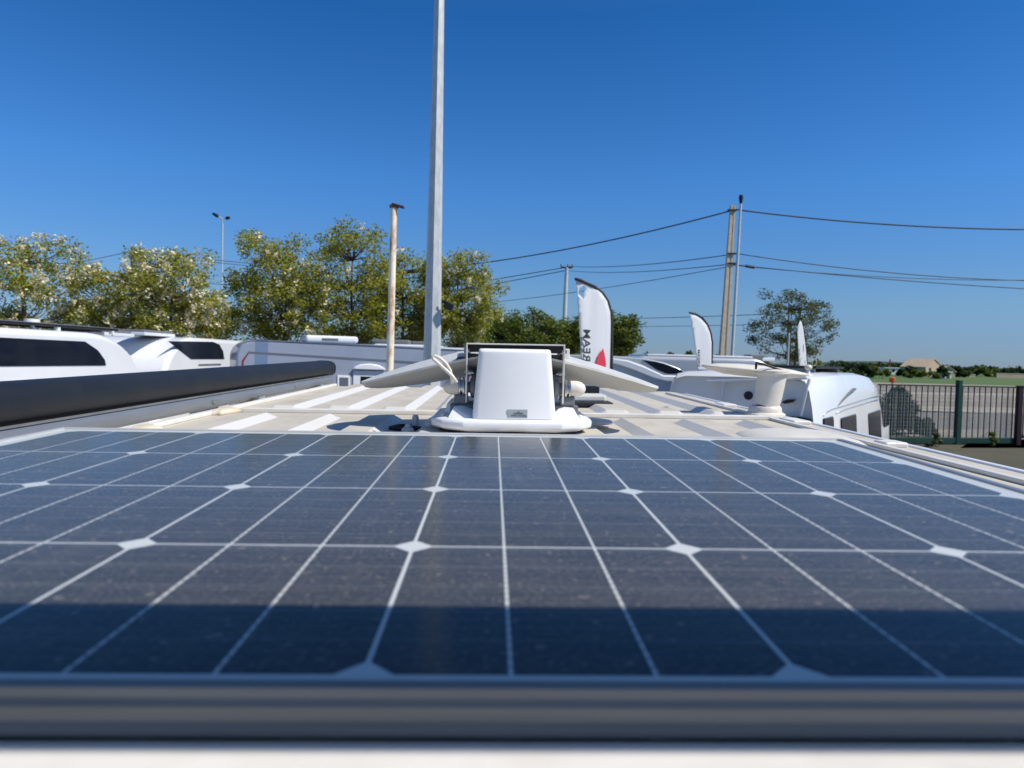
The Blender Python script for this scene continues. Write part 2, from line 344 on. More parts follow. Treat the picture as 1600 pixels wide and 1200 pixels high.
# ------------------------------------------------------------------ the camper van under the camera
RW0, RW1 = -.86, .94                       # roof skin from left to right
RC, RT, RF, RPER, RHT = .045, .029, .022, .165, .0145      # rib centre, half top, flank, period, height
def rib(x, y):
    ph = ((x - RC + RPER / 2) % RPER) - RPER / 2
    if abs(x) > .70: return 0
    w = min(1, max(0, 1 - (abs(ph) - RT) / RF))
    if y < 2.0: k = 1 - smoothstep(1.84, 1.90, y)
    else: k = smoothstep(2.06, 2.11, y)
    k *= 1 - smoothstep(3.35, 3.5, y)
    return RHT * w * k
def roof_z(x, y):
    z = rib(x, y) - .004
    z -= .10 * max(0, y - 3.25) ** 2
    if x > .875: z -= 14 * (x - .875) ** 2
    if x < -.78: z -= 9 * (x + .78) ** 2
    return z
xs = sorted(set([round(RW0 + .01 * i, 4) for i in range(int((RW1 - RW0) / .01) + 1)] + [round(RC + RPER * k + d, 4) for k in range(-5, 6) for d in (-RT - RF, -RT, RT, RT + RF) if RW0 < RC + RPER * k + d < RW1]))
ys = sorted(set([-.4, -.2] + [round(.1 * i, 3) for i in range(0, 34)] + [1.83, 1.845, 1.86, 1.875, 1.89, 1.905, 1.95, 2.0, 2.05, 2.065, 2.08, 2.095, 2.11, 2.13, 3.33, 3.36, 3.4, 3.45, 3.5, 3.6, 3.7, 3.8, 3.95, 4.1, 4.3]))
van = thing('camper_van', 'cream ribbed roof of the camper van carrying the large solar panel', 'camper van', VAN, (0, 0, 0))
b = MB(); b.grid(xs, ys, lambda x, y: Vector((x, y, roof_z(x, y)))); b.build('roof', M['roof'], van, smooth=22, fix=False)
b = MB()
for sx, x0 in ((1, RW1), (-1, RW0)):        # body sides under the roof
    z0 = roof_z(x0, 1)
    prof = [(0, z0), (.05 * sx, z0 - .09), (.10 * sx, z0 - .35), (.14 * sx, z0 - 1.0), (.14 * sx, -2.1)]
    b.add([Vector((x0 + u, y, v)) for y in (-.4, 3.4, 4.3) for u, v in [(q[0], q[1] - (.5 if y > 4 else 0)) for q in prof]],
          [(i * 5 + k, i * 5 + k + 1, (i + 1) * 5 + k + 1, (i + 1) * 5 + k) for i in range(2) for k in range(4)])
b.build('side_wall', M['white'], van, smooth=60, fix=False)
b = MB(); b.add([(RW0 - .14, -.4, -2.1), (RW1 + .14, -.4, -2.1), (RW1 + .05, -.4, -.15), (RW1, -.4, -.1), (RW0, -.4, -.1), (RW0 - .05, -.4, -.15)], [(0, 1, 2, 3, 4, 5)])
b.build('rear_wall', M['white'], van, fix=False)
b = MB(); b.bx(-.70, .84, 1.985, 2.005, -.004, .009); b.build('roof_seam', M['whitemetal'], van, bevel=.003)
b = MB(); b.bx(.80, .815, -.3, 3.2, -.004, .004); b.build('roof_rail', M['offwhite'], van, bevel=.002)
b = MB(); b.bx(.885, .900, -.3, 3.2, -.02, -.001); b.build('gutter_strip', M['white2'], van, bevel=.003)
for y, l in ((1.92, .10), (1.45, .05), (2.5, .10)):
    b = MB(); b.box((.845, y, .0), (.05, l, .014)); b.build('rail_bracket', M['whitemetal'], van, bevel=.005, seg=3)
# welded lip with patches of sealant on the left of the roof
b = MB(); b.bx(-.765, -.745, .9, 3.4, -.004, .008); b.build('roof_lip', M['whitemetal'], van, bevel=.003)
for y, l in ((1.34, .09), (1.50, .05), (1.95, .07)):
    b = MB(); b.loft([[Vector((-.735 + .030 * r * math.cos(w) * (1 + .2 * math.sin(3 * w)), y + l * r * math.sin(w) * (1 + .15 * math.sin(5 * w)), z)) for w in [2 * math.pi * k / 18 for k in range(18)]] for r, z in ((1, -.004), (.95, .006), (.6, .011))]); b.build('sealant_patch', M['sealant'], van, smooth='all')

# ------------------------------------------------------------------ solar panel
S = .158; x0, x1, y0, y1 = -3 * S - .016, 3 * S + .016, -.006, 4 * S + .012
sp = thing('solar_panel', 'large dusty blue solar panel with white cell lines filling the foreground', 'solar panel', PANEL)
b = MB(); b.add([(x0, y0, 0), (x1, y0, 0), (x1, y1, 0), (x0, y1, 0)], [(0, 1, 2, 3)]); b.build('cell_sheet', M['cells'], sp, fix=False)
LW = .009
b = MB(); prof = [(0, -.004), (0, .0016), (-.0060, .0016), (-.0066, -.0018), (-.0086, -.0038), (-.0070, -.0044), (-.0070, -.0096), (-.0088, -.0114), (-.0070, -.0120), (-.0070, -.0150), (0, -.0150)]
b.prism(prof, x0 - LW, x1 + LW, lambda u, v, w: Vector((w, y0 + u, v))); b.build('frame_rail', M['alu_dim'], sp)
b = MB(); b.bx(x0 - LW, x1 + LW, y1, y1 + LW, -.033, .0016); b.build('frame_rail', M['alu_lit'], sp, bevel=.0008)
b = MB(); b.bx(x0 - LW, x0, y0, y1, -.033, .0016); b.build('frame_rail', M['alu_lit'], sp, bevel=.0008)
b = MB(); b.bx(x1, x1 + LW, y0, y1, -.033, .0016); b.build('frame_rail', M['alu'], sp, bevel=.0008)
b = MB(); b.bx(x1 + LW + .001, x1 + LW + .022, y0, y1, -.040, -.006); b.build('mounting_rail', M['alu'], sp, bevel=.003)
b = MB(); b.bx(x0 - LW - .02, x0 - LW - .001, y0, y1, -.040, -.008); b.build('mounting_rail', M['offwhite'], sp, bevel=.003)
b = MB(); b.bx(x0 - .03, x1 + .03, y0 - .12, y0 - .006, -.036, -.0152); b.build('mounting_profile', M['whitemetal'], sp, bevel=.004)

# ------------------------------------------------------------------ roof awning on the left
XA = -.80
aw = thing('roof_awning', 'long charcoal awning case on an aluminium rail along the left roof edge', 'awning', VAN, (XA, 0, 0))
zt, zb = CAMH - .0842 * .850, CAMH - .226 * .795     # top and bottom of what is seen, at x = XA
def case_ring(y, s=1.0):
    out = []
    cx, cz, rx, rz = -.050, (zt + zb + .030) / 2, .055, (zt - zb - .028) / 2
    for k in range(28):
        w = 2 * math.pi * k / 28
        out.append(Vector((cx + rx * s * (abs(math.cos(w)) ** .75) * math.copysign(1, math.cos(w)), y, cz + rz * s * (abs(math.sin(w)) ** .75) * math.copysign(1, math.sin(w)))))
    return out
b = MB(); b.loft([case_ring(y) for y in [-.4 + .4 * i for i in range(11)] + [3.52]]); b.build('case', M['dark'], aw, smooth=50)
b = MB(); b.loft([case_ring(3.522, 1.03), case_ring(3.56, 1.03), case_ring(3.575, .9)]); b.build('end_cap', M['dark'], aw, smooth=50)
b = MB(); b.prism([(.000, zb + .030), (.006, zb + .034), (.010, zb + .022), (.014, zb + .020), (.014, zb + .006), (.010, zb), (-.06, zb), (-.06, zb + .026)], -.4, 3.5, lambda u, v, w: Vector((u, w, v)))
b.build('mounting_rail', M['alu_mid'], aw)
b = MB(); b.prism([(.0055, zb + .040), (.0085, zb + .040), (.0085, zb + .0355), (.0055, zb + .0355)], -.4, 3.5, lambda u, v, w: Vector((u, w, v))); b.build('edge_piping', M['grey'], aw)
for y in (1.12, 2.35, 3.18):
    b = MB(); b.box((.006, y, zb - .008), (.075, .05, .010)); b.box((.034, y, zb - .001), (.010, .06, .030)); b.box((-.005, y, zb - .016), (.05, .05, .020)); br = b.build('bracket', M['steel'], aw, bevel=.002)
    for dx, dy in ((.022, -.015), (.022, .015)):
        q = MB(); q.lathe([(.006, 0), (.006, .006), (.003, .008)], (dx, y + dy, zb + .0), 8); q.build('bolt', M['steel'], br)
    b = MB(); b.box((.0155, y - .35, zb + .018), (.006, .018, .008)); b.build('clip', M['steel'], aw, bevel=.001)

# ------------------------------------------------------------------ satellite antenna
DB = 1.42                                   # distance of its front
cx = VD(802, 600, DB).x
ant = thing('satellite_antenna', 'white folded satellite antenna with domed housing and wing shaped dish behind the solar panel', 'satellite dish', VAN, (cx, DB, 0))
def w2l(x, y, d): p = VD(x, y, d); return Vector((p.x - cx, d - DB, p.z))
# base plate: rounded pan with two steps
def base_ring(hw, f, d, z, c=.07):
    p = [(-hw + c, f), (hw - c, f), (hw - .025, f + .025), (hw, f + .07), (hw, d - .07), (hw - c, d), (-hw + c, d), (-hw, d - .07), (-hw, f + .07), (-hw + .025, f + .025)]
    return [Vector((x, y, z)) for x, y in p]
zbs = w2l(800, 676, DB).z
b = MB(); b.loft([base_ring(.160, .012, .33, zbs), base_ring(.171, 0, .345, zbs + .006), base_ring(.172, 0, .346, zbs + .018), base_ring(.168, .005, .342, zbs + .024), base_ring(.160, .014, .334, zbs + .026)])
b.build('base_plate', M['abs'], ant, smooth=50, bevel=.004, seg=3)
b = MB(); b.loft([base_ring(.148, .07, .325, zbs + .025), base_ring(.142, .08, .32, zbs + .048), base_ring(.130, .09, .31, zbs + .055)]); b.build('raised_tray', M['abs'], ant, smooth=50, bevel=.004)
b = MB(); b.loft([base_ring(.155, .02, .32, 0, .06), base_ring(.155, .02, .32, zbs, .06)]); b.build('gasket', M['black'], ant)
# housing
hl, hr_ = w2l(741, 600, DB).x, w2l(868, 600, DB).x; ht = w2l(800, 545, DB).z
hc, hw = (hl + hr_) / 2, (hr_ - hl) / 2; zb0 = zbs + .026
def house_ring(z, w, f, d, c):
    return [Vector((hc + x, y, z)) for x, y in ((-w + c, f), (w - c, f), (w - .3 * c, f + .3 * c), (w, f + c), (w, d - c), (w - c, d), (-w + c, d), (-w, d - c), (-w, f + c), (-w + .3 * c, f + .3 * c))]
H = ht - zb0
rings = [house_ring(zb0 + H * t, hw * (1.05 - .145 * t), .010 + .016 * t, .20, .013) for t in (0, .25, .5, .75, .92)]
for k in range(1, 6):
    a = k / 5 * math.pi / 2; rings.append(house_ring(zb0 + H * .935 + H * .065 * math.sin(a), hw * (.915 - .035 * (1 - math.cos(a))), .0247 + .022 * (1 - math.cos(a)), .20 - .01 * (1 - math.cos(a)), .012))
b = MB(); b.loft(rings); hs_ = b.build('housing', M['abs'], ant, smooth=50, bevel=.003)
# label on the housing
lx0, lx1 = w2l(793.5, 650, DB).x, w2l(824.5, 650, DB).x; lz0, lz1 = w2l(800, 653.5, DB).z, w2l(800, 640.5, DB).z
def front_y(z):
    t = (z - zb0) / H; return .014 + (.012) * max(0, t)
b = MB(); b.box(((lx0 + lx1) / 2, .0112, (lz0 + lz1) / 2), (lx1 - lx0, .0024, lz1 - lz0)); lab = b.build('sticker', M['label'], ant)
def text_mesh(name, s, size, m, parent, mw, off=.0, ext=.0002, mirror=False):
    cu = bpy.data.curves.new(name, 'FONT'); cu.body = s; cu.size = size; cu.align_x = 'CENTER'; cu.align_y = 'CENTER'; cu.extrude = ext; cu.offset = off
    t = bpy.data.objects.new(name, cu); scene.collection.objects.link(t); bpy.context.view_layer.update()
    me = bpy.data.meshes.new_from_object(t.evaluated_get(bpy.context.evaluated_depsgraph_get())); bpy.data.objects.remove(t)
    o = bpy.data.objects.new(name, me); me.materials.clear(); me.materials.append(m); scene.collection.objects.link(o)
    o.parent = parent; o.matrix_local = mw; return o
lcx, lcz = (lx0 + lx1) / 2, (lz0 + lz1) / 2
for dz, s_, sz in ((.0042, 'bs', .0036), (.0004, '010000001', .0046), (-.0042, '070021-04-0206', .0048)):
    text_mesh('printed_text', s_, sz, M['ink'], lab, Matrix.Translation((lcx + .002, .0098, lcz + dz)) @ Matrix.Rotation(R(90), 4, 'X'), ext=.00015)
# inverted U bracket: top sheet and two arms
yb = .045
bl, br_ = w2l(727.5, 600, DB + yb).x, w2l(882, 600, DB + yb).x; bt = w2l(800, 537, DB + yb).z; ba = w2l(800, 630, DB + yb).z
b = MB(); b.bx(bl, br_, yb, yb + .16, bt - .003, bt); b.build('bracket_top', M['offwhite'], ant, bevel=.0008)
for x, s_ in ((bl, 1), (br_, -1)):
    b = MB(); poly = [(yb, bt - .003), (yb + .16, bt - .003), (yb + .15, ba + .05), (yb + .07, ba), (yb + .008, ba), (yb + .004, ba + .05)]
    b.prism(poly, x, x + .003 * s_, lambda u, v, w: Vector((w, u, v))); arm = b.build('bracket_arm', M['offwhite'], ant, bevel=.0006)
    for dy, z in ((.02, bt - .016), (.03, ba + .062)):
        q = MB(); q.lathe([(.0055, 0), (.0055, .006), (.003, .007), (.003, .012)], (x + .003 * s_, yb + dy, z), 8, axis=(s_, 0, 0)); q.build('bolt', M['steel'], arm)
        q = MB(); q.lathe([(.005, 0), (.005, .005), (.002, .006)], (x, yb + dy, z), 6, axis=(-s_, 0, 0)); q.build('bolt', M['steel'], arm)
# hinge: flanges, clamp rings, round caps
zh = w2l(800, 606, DB + .07).z; yh = .075
for s_, xa in ((-1, bl), (1, br_)):
    def X_(k): return xa + s_ * k
    b = MB(); b.lathe([(.020, 0), (.020, .008), (.012, .010), (.012, .016)], (X_(-.018), yh, zh), 20, axis=(s_, 0, 0)); b.build('hinge_flange', M['grey'], ant, smooth=40)
    b = MB(); b.lathe([(.014, 0), (.021, .001), (.021, .005), (.015, .006), (.015, .009), (.0205, .010), (.0205, .013), (.016, .014)], (X_(.002), yh, zh), 24, axis=(s_, 0, 0)); b.build('clamp_ring', M['steel'], ant, smooth=40)
    b = MB(); b.lathe([(.017, 0), (.017, .010), (.0165, .016), (.014, .024), (.009, .030), (.003, .0325)], (X_(.016), yh, zh), 24, axis=(s_, 0, 0)); b.build('hinge_cap', M['cream'], ant, smooth=60)
    b = MB(); b.box((X_(.010), yh + .005, zh - .026), (.030, .03, .020)); b.box((X_(.008), yh + .01, (zh - .036 + zbs + .03) / 2), (.05, .035, zh - .036 - zbs - .03)); b.build('motor_block', M['grey'], ant, bevel=.003)
    b = MB(); b.lathe([(.027, 0), (.029, .004), (.027, .009)], (hc + s_ * hw * .985, .09, zh + .004), 28, axis=(s_, 0, 0)); b.build('gear_disc', M['grey'], ant, smooth=40)
    b = MB(); b.bx(min(hc + s_ * hw, hc + s_ * (hw + .04)), max(hc + s_ * hw, hc + s_ * (hw + .04)), .10, .12, bt - .03, bt - .022); b.build('cross_bar', M['offwhite'], ant, bevel=.001)
# cable loop at the left hinge
lp = [(714, 598), (707, 588), (694, 576), (683, 566), (677, 561), (676, 557.5), (680, 556), (688, 560), (697, 568), (703, 578), (706, 590), (707, 600)]
b = MB(); b.tube([w2l(x, y, DB + .028 + .0015 * k) for k, (x, y) in enumerate(lp)], .0036, 8); b.build('cable', M['cream'], ant, smooth='all')
# toothed plate at the left
b = MB(); pl = [(712, 562), (716, 556), (718.5, 552), (720, 555), (722, 550), (724, 554), (726.5, 549), (727, 560)]
b.prism(pl, DB + .12, DB + .124, lambda u, v, w: w2l(u, v, w)); b.build('toothed_plate', M['grey'], ant)
# screws and stiffening wedges on the base
for x, y in ((-.145, .06), (-.145, .27), (.145, .27), (.145, .06)):
    b = MB(); b.lathe([(.006, 0), (.0055, .007), (.003, .009)], (x, y, zbs + .024), 10); b.build('screw', M['offwhite'], ant, smooth=50)
for s_ in (-1, 1):
    b = MB(); xi = hc + s_ * hw * 1.02; xo = hc + s_ * (hw + .055)
    b.add([(xi, .02, zbs + .025), (xo, .03, zbs + .025), (xo - s_ * .012, .045, zbs + .048), (xi, .03, zbs + .028), (xi, .11, zbs + .025), (xo, .11, zbs + .025), (xo - s_ * .012, .10, zbs + .048), (xi, .10, zbs + .052)],
          [(0, 1, 2, 3), (4, 7, 6, 5), (0, 4, 5, 1), (1, 5, 6, 2), (2, 6, 7, 3), (0, 3, 7, 4)]); b.build('stiffener', M['abs'], ant, bevel=.003)
# dish: shallow wing shaped bowl with a pale rim
yd = DB + .23
tl, tr_ = w2l(564, 600, yd), w2l(1029, 601, yd); dcx = (tl.x + tr_.x) / 2; da = (tr_.x - tl.x) / 2; dbb = .17
ztop = w2l(800, 543, yd).z; ztip = w2l(800, 600, yd).z
def rim_z(t): return ztip + (ztop - ztip) * (1 - abs(t) ** 1.35)
nu, nv = 48, 16
def shell(fz):
    out = []
    for i in range(nu + 1):
        t = -1 + 2 * i / nu; e = math.sqrt(max(0, 1 - abs(t) ** 2.2))
        for j in range(nv + 1):
            s_ = -1 + 2 * j / nv; out.append(Vector((dcx + da * t, (yd - DB) + dbb * e * s_, fz(t, s_, e))))
    return out
fs = [(i * (nv + 1) + j, i * (nv + 1) + j + 1, (i + 1) * (nv + 1) + j + 1, (i + 1) * (nv + 1) + j) for i in range(nu) for j in range(nv)]
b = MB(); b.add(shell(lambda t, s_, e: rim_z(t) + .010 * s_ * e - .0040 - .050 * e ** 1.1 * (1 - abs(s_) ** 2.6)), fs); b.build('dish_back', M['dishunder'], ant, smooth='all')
b = MB(); up = shell(lambda t, s_, e: rim_z(t) + .010 * s_ * e - .003 * (1 - s_ * s_) * e); lo_ = shell(lambda t, s_, e: rim_z(t) + .010 * s_ * e - .0045); n_ = len(up)
b.v += up + lo_; b.f += [list(q) for q in fs] + [[k + n_ for k in q[::-1]] for q in fs]
for j in (0, nv):
    for i in range(nu): a = i * (nv + 1) + j; c = (i + 1) * (nv + 1) + j; b.f.append([a, c, c + n_, a + n_])
b.build('dish_rim', M['offwhite'], ant, smooth=50)
b = MB(); b.bx(bl + .006, br_ - .006, yb + .012, yb + .155, ht - .008, bt - .0035); b.build('dark_gap_box', M['black'], ant)  # black box added so the gap under the bracket top reads dark
p = w2l(886, 553, DB + .10)
b = MB(); b.box(p, (.010, .012, .022)); b.build('catch', M['offwhite'], ant, bevel=.002)

# small fittings on the roof
def on_roof(x, y): p = VR(x, y, 0); return Vector((p.x, p.y, roof_z(p.x, p.y)))
p = on_roof(925, 668); p.y += .05
b = MB(); b.lathe([(.058, 0), (.060, .004), (.052, .009), (.030, .011)], p, 32); tag(b.build('roof_disc', M['offwhite'], mw=VAN, base=p, smooth=40), 'flat round off-white cover plate on the roof beside the antenna base', 'cover plate')
p = on_roof(920, 634)
vb = thing('roof_vent', 'small white vent box with black base on the roof right of the antenna', 'roof vent', VAN, p)
b = MB(); b.box((0, 0, .008), (.15, .10, .012)); b.build('base', M['black'], vb, bevel=.003)
b = MB(); b.box((-.005, .01, .026), (.12, .085, .026)); b.build('cover', M['offwhite'], vb, bevel=.008)
b = MB(); b.box((.0, .075, .038), (.09, .03, .050)); b.build('hood', M['dark'], vb, bevel=.004)
for k, (x, y, sc, lb) in enumerate(((637, 675.5, 1.1, 'flat white cable gland nearest the solar panel edge, left of the antenna'), (649, 671, .9, 'tall white cable gland between two flat caps, left of the antenna'), (674, 675.5, 1.2, 'flat white cable gland closest to the antenna base'))):
    p = on_roof(x, y - 3)
    g = thing('cable_gland', lb, 'cable gland', VAN, p, group='small cable caps left of the antenna')
    b = MB(); b.lathe([(.013 * sc, 0), (.013 * sc, .006), (.010 * sc, .010)], (0, 0, 0), 16); b.build('flange', M['offwhite'], g, smooth=40)
    b = MB(); h = .034 if k == 1 else .018
    b.lathe([(.007, .010), (.008, h - .006), (.005, h)], (0, 0, 0), 12); b.build('nut', M['offwhite'], g, smooth=40)
p = on_roof(633, 668); b = MB(); b.lathe([(.036, 0), (.038, .006), (.024, .010), (.020, .004)], p, 28); tag(b.build('rubber_grommet', M['black'], mw=VAN, base=p, smooth=40), 'black rubber ring on the roof in the antenna shadow', 'grommet')
# skylight dome
p = Vector((.640, 1.44, roof_z(.640, 1.44)))
sk = thing('roof_skylight', 'low cream skylight dome beside the right rear corner of the solar panel', 'skylight', VAN, p)
def sup(a, e=.55): return math.copysign(abs(a) ** e, a)
b = MB(); prof = [(1.0, 0), (1.0, .008), (.97, .018), (.86, .032), (.66, .043), (.40, .050), (.12, .053)]
b.loft([[Vector((.118 * r * sup(math.cos(w)), .13 * r * sup(math.sin(w)), z * .62)) for w in [2 * math.pi * k / 40 for k in range(40)]] for r, z in prof]); b.build('dome', M['cream'], sk, smooth='all')
b = MB(); b.loft([[Vector((.124 * sup(math.cos(w)), .136 * sup(math.sin(w)), z)) for w in [2 * math.pi * k / 40 for k in range(40)]] for z in (-.02, .004)]); b.build('seal', M['offwhite'], sk, smooth=40)
# mushroom tv antenna on a thick column
cd = 2.14; p = VD(1195, 649, cd)
tv = thing('television_antenna', 'cream saucer shaped antenna on a thick column at the right roof edge', 'antenna', VAN, p)
def t2l(x, y, d=cd): q = VD(x, y, d); return q - p
b = MB(); b.lathe([(.060, -.004), (.060, .006), (.050, .012), (.048, .026), (.044, .030)], (0, 0, 0), 28); b.build('foot', M['cream'], tv, smooth=40)
zc = t2l(1200, 583).z
b = MB(); ax = t2l(1207, 583) ; b.tube([(0, 0, .028), (ax.x * .5, 0, zc * .5), (ax.x, 0, zc)], [.040, .041, .043], 28); b.build('column', M['cream'], tv, smooth=40)
dz = Matrix.Rotation(R(4), 3, 'Y')
def disc_ring(r, z): return [dz @ Vector((r * math.cos(w), .28 * r * math.sin(w), z)) + Vector((t2l(1190, 581).x, .055, t2l(1190, 581).z + .002)) for w in [2 * math.pi * k / 48 for k in range(48)]]
b = MB(); b.loft([disc_ring(r, z) for r, z in ((.05, -.020), (.10, -.018), (.15, -.009), (.174, 0), (.168, .005), (.12, .013), (.05, .018))]); b.build('saucer', M['cream'], tv, smooth='all')
b = MB(); b.tube([t2l(1182, 566, cd - .03), t2l(1205, 573, cd - .035), t2l(1227, 581, cd - .04)], .0035, 6); b.tube([t2l(1182, 566, cd - .03), t2l(1181, 577, cd - .03)], .0035, 6); b.tube([t2l(1227, 581, cd - .04), t2l(1226, 586, cd - .04)], .0035, 6); b.build('trim_bar', M['dark'], tv)
b = MB(); b.lathe([(.046, -.008), (.052, -.004), (.052, .004), (.040, .010), (.02, .013)], ax + Vector((0, 0, .003)), 28); b.build('collar', M['cream'], tv, smooth=40)

# unseen board on posts, added overhead to cast the shadow over the near panel
hz = .42; hy = .029 - hz * math.sin(R(-SUN_AZ)) / math.tan(R(SUN_EL))
hr = thing('shadow_board', 'unseen board on posts added above the near edge of the solar panel to shade it', 'shadow board', PANEL, (.05, hy, 0))
b = MB(); b.bx(-1.15, 1.15, -.045, .045, hz, hz + .012); b.build('shade_plank', M['galv'], hr, bevel=.003)
for sx in (-1, 1):
    b = MB(); b.bx(sx * 1.15 - .025, sx * 1.15 + .025, -.025, .025, -2.45, hz + .011); b.build('post', M['galv'], hr, bevel=.003)
    b = MB(); b.bx(sx * 1.15 - .08, sx * 1.15 + .08, -.08, .08, -2.47, -2.45); b.build('foot_plate', M['galv'], hr)

# ------------------------------------------------------------------ parked vehicles
def wheel(par, x, y, r=.34):
    s_ = 1 if y > 0 else -1
    b = MB(); b.lathe([(r * .6, -.10), (r * .95, -.11), (r, -.07), (r, .07), (r * .95, .11), (r * .6, .10)], (x, y - s_ * .11, r), 24, axis=(0, s_, 0)); w = b.build('wheel', M['black'], par, smooth=40)
    b = MB(); b.lathe([(r * .62, 0), (r * .6, .02), (r * .2, .01), (.02, .02)], (x, y - s_ * .01, r), 20, axis=(0, s_, 0)); b.build('rim', M['silver'], w, smooth=40)
def arc(cx_, cz_, rx, rz, a0, a1, n=8): return [(cx_ + rx * math.cos(R(a0 + (a1 - a0) * i / n)), cz_ + rz * math.sin(R(a0 + (a1 - a0) * i / n))) for i in range(n + 1)]
def body(par, poly, w, m, bev=.07, name='body'):
    b = MB(); b.prism(poly, -w / 2, w / 2, lambda u, v, q: Vector((u, q, v))); return b.build(name, m, par, smooth=35, bevel=bev, seg=4)
def side_panel(par, name, poly, y, m, t=.012, bevel=.004):
    s_ = 1 if y > 0 else -1
    b = MB(); b.prism(poly, y - .004 * s_, y + t * s_, lambda u, v, q: Vector((u, q, v))); return b.build(name, m, par, bevel=bevel, smooth=40)
def rrect(x0, x1, z0, z1, r=.05, n=4):
    return arc(x1 - r, z1 - r, r, r, 0, 90, n) + arc(x0 + r, z1 - r, r, r, 90, 180, n) + arc(x0 + r, z0 + r, r, r, 180, 270, n) + arc(x1 - r, z0 + r, r, r, 270, 360, n)
def mh_profile(L, h, nose=1.9):               # box rear, curved overcab nose, bonnet
    return [(0, .45), (0, h - .25)] + arc(.25, h - .25, .25, .25, 170, 90, 5) + [(L - nose, h)] + arc(L - nose, h - .95, nose * .72, .95, 88, 12, 9) + [(L - .55, h - 1.35), (L - .12, h - 1.75), (L, h - 2.1), (L, .45)]

# first motorhome of the left row
WX = -6.3
def along(px, y=560): return PXX(px, y, WX).y
yn = along(250); L1 = 6.9; h1 = 2.90
v1 = thing('motorhome', 'white motorhome at the left edge with one long dark window band', 'motorhome', base=(WX - 1.12, yn - L1, 0), rz=R(90), group='motorhomes parked beyond the awning')
body(v1, mh_profile(L1, h1, 2.3), 2.24, M['white'], .09)
def z1(px, py): return PXX(px, py, WX).z
s0 = yn - L1
side_panel(v1, 'window', [(along(0) - s0 - 2.2, z1(0, 570)), (along(165) - s0, z1(165, 571)), (along(163) - s0, z1(163, 562)), (along(152) - s0, z1(152, 547)), (along(132) - s0, z1(132, 533.5)), (along(0) - s0 - 2.2, z1(0, 526))], -1.12, M['glassdark'])
for x in (1.3, 5.6):
    for y in (-1.1, 1.1): wheel(v1, x, y)
side_panel(v1, 'door', rrect(2.6, 3.3, .7, 2.2, .08), -1.12, M['white2'])
# black roof panel and boxes on its roof
sr = thing('roof_panel', 'black flat panel raised along the roof of the leftmost motorhome', 'solar panel', base=(WX - .55, along(130), h1))
b = MB(); b.box((0, -.3, .075), (.75, 3.3, .035)); b.build('panel', M['black'], sr, bevel=.005)
b = MB(); b.box((0, -.3, .10), (.78, 3.34, .012)); b.build('frame', M['alu'], sr, bevel=.003)
for y in (-1.8, -.3, 1.2):
    b = MB(); b.box((.34, y, .03), (.06, .06, .06)); b.build('foot', M['white'], sr)
q = PXX(50, 512, WX - .3); b = MB(); b.lathe([(.03, 0), (.03, .10), (.10, .12), (.10, .16), (.03, .17)], (q.x, q.y, h1 - .01), 16); tag(b.build('roof_ventilator', M['white'], base=(q.x, q.y, h1), smooth=40), 'small white mushroom vent on the leftmost motorhome roof', 'roof vent')

# second motorhome, nose towards the first
yn2 = along(236); L2 = 5.2; h2 = 2.93
v2 = thing('motorhome', 'white motorhome nosing towards the leftmost one with slanted dark side window', 'motorhome', base=(WX - 1.10, yn2 + L2, 0), rz=R(-90), group='motorhomes parked beyond the awning')
body(v2, mh_profile(L2, h2, 1.9), 2.2, M['white'], .09)
def a2(px): return (yn2 + L2) - along(px)
side_panel(v2, 'window', [(a2(262), z1(262, 533)), (a2(298), z1(298, 561)), (a2(350), z1(350, 561)), (a2(348), z1(348, 549)), (a2(342), z1(342, 538)), (a2(332), z1(332, 534))], 1.10, M['glassdark'])
side_panel(v2, 'lettering_strip', [(a2(310), z1(310, 569)), (a2(345), z1(345, 568)), (a2(345), z1(345, 571)), (a2(310), z1(310, 572))], 1.10, M['greystripe'], .003, 0)
for x in (1.0, 4.2):
    for y in (-1.05, 1.05): wheel(v2, x, y)
for k, (px, l, lb) in enumerate(((160, .7, 'grey roof box farthest left over the two motorhome noses'), (195, .8, 'grey roof box right of the black panel on the left motorhomes'), (285, 1.3, 'long low grey roof box on the second motorhome'))):
    y = along(px) + (.8 if k < 2 else 0)
    rb = thing('roof_box', lb, 'roof box', base=(WX - .75, y, h2 if k == 2 else h1 - .02), group='roof boxes on the left motorhomes')
    b = MB(); b.box((0, 0, .03), (.62, l, .06)); b.build('frame', M['white2'], rb, bevel=.01)
    b = MB(); b.box((0, 0, .085), (.55, l * .92, .05)); b.build('lid', M['grey'], rb, bevel=.02)

# caravan with its long side towards us
A = PX(369, 560, 13.5); Bq = PX(745, 560, 15.6); A.z = Bq.z = 0; dirv = (Bq - A); rzc = math.atan2(dirv.y, dirv.x); LC = dirv.length + .7; hc_ = 2.89
nrm = Vector((-math.sin(rzc), math.cos(rzc), 0))
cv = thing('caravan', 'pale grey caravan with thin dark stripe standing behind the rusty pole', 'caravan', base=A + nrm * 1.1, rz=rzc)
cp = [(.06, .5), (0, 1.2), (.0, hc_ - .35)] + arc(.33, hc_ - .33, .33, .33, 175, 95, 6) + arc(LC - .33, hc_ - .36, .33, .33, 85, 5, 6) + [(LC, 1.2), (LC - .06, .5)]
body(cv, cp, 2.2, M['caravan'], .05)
def c_at(px, py):                              # pixel on the caravan's near side -> (along, height)
    r = ray(px, py); t = (A - CAM).dot(nrm) / r.dot(nrm); q = CAM + r * t; return ((q - A).dot(dirv.normalized()), q.z)
def on_car(name, pix, m, t=.010, bev=.003): return side_panel(cv, name, [c_at(*q) for q in pix], -1.10, m, t, bev)
on_car('stripe', [(388, 549), (740, 570.5), (740, 574.5), (386, 552)], M['greystripe'], .004, 0)
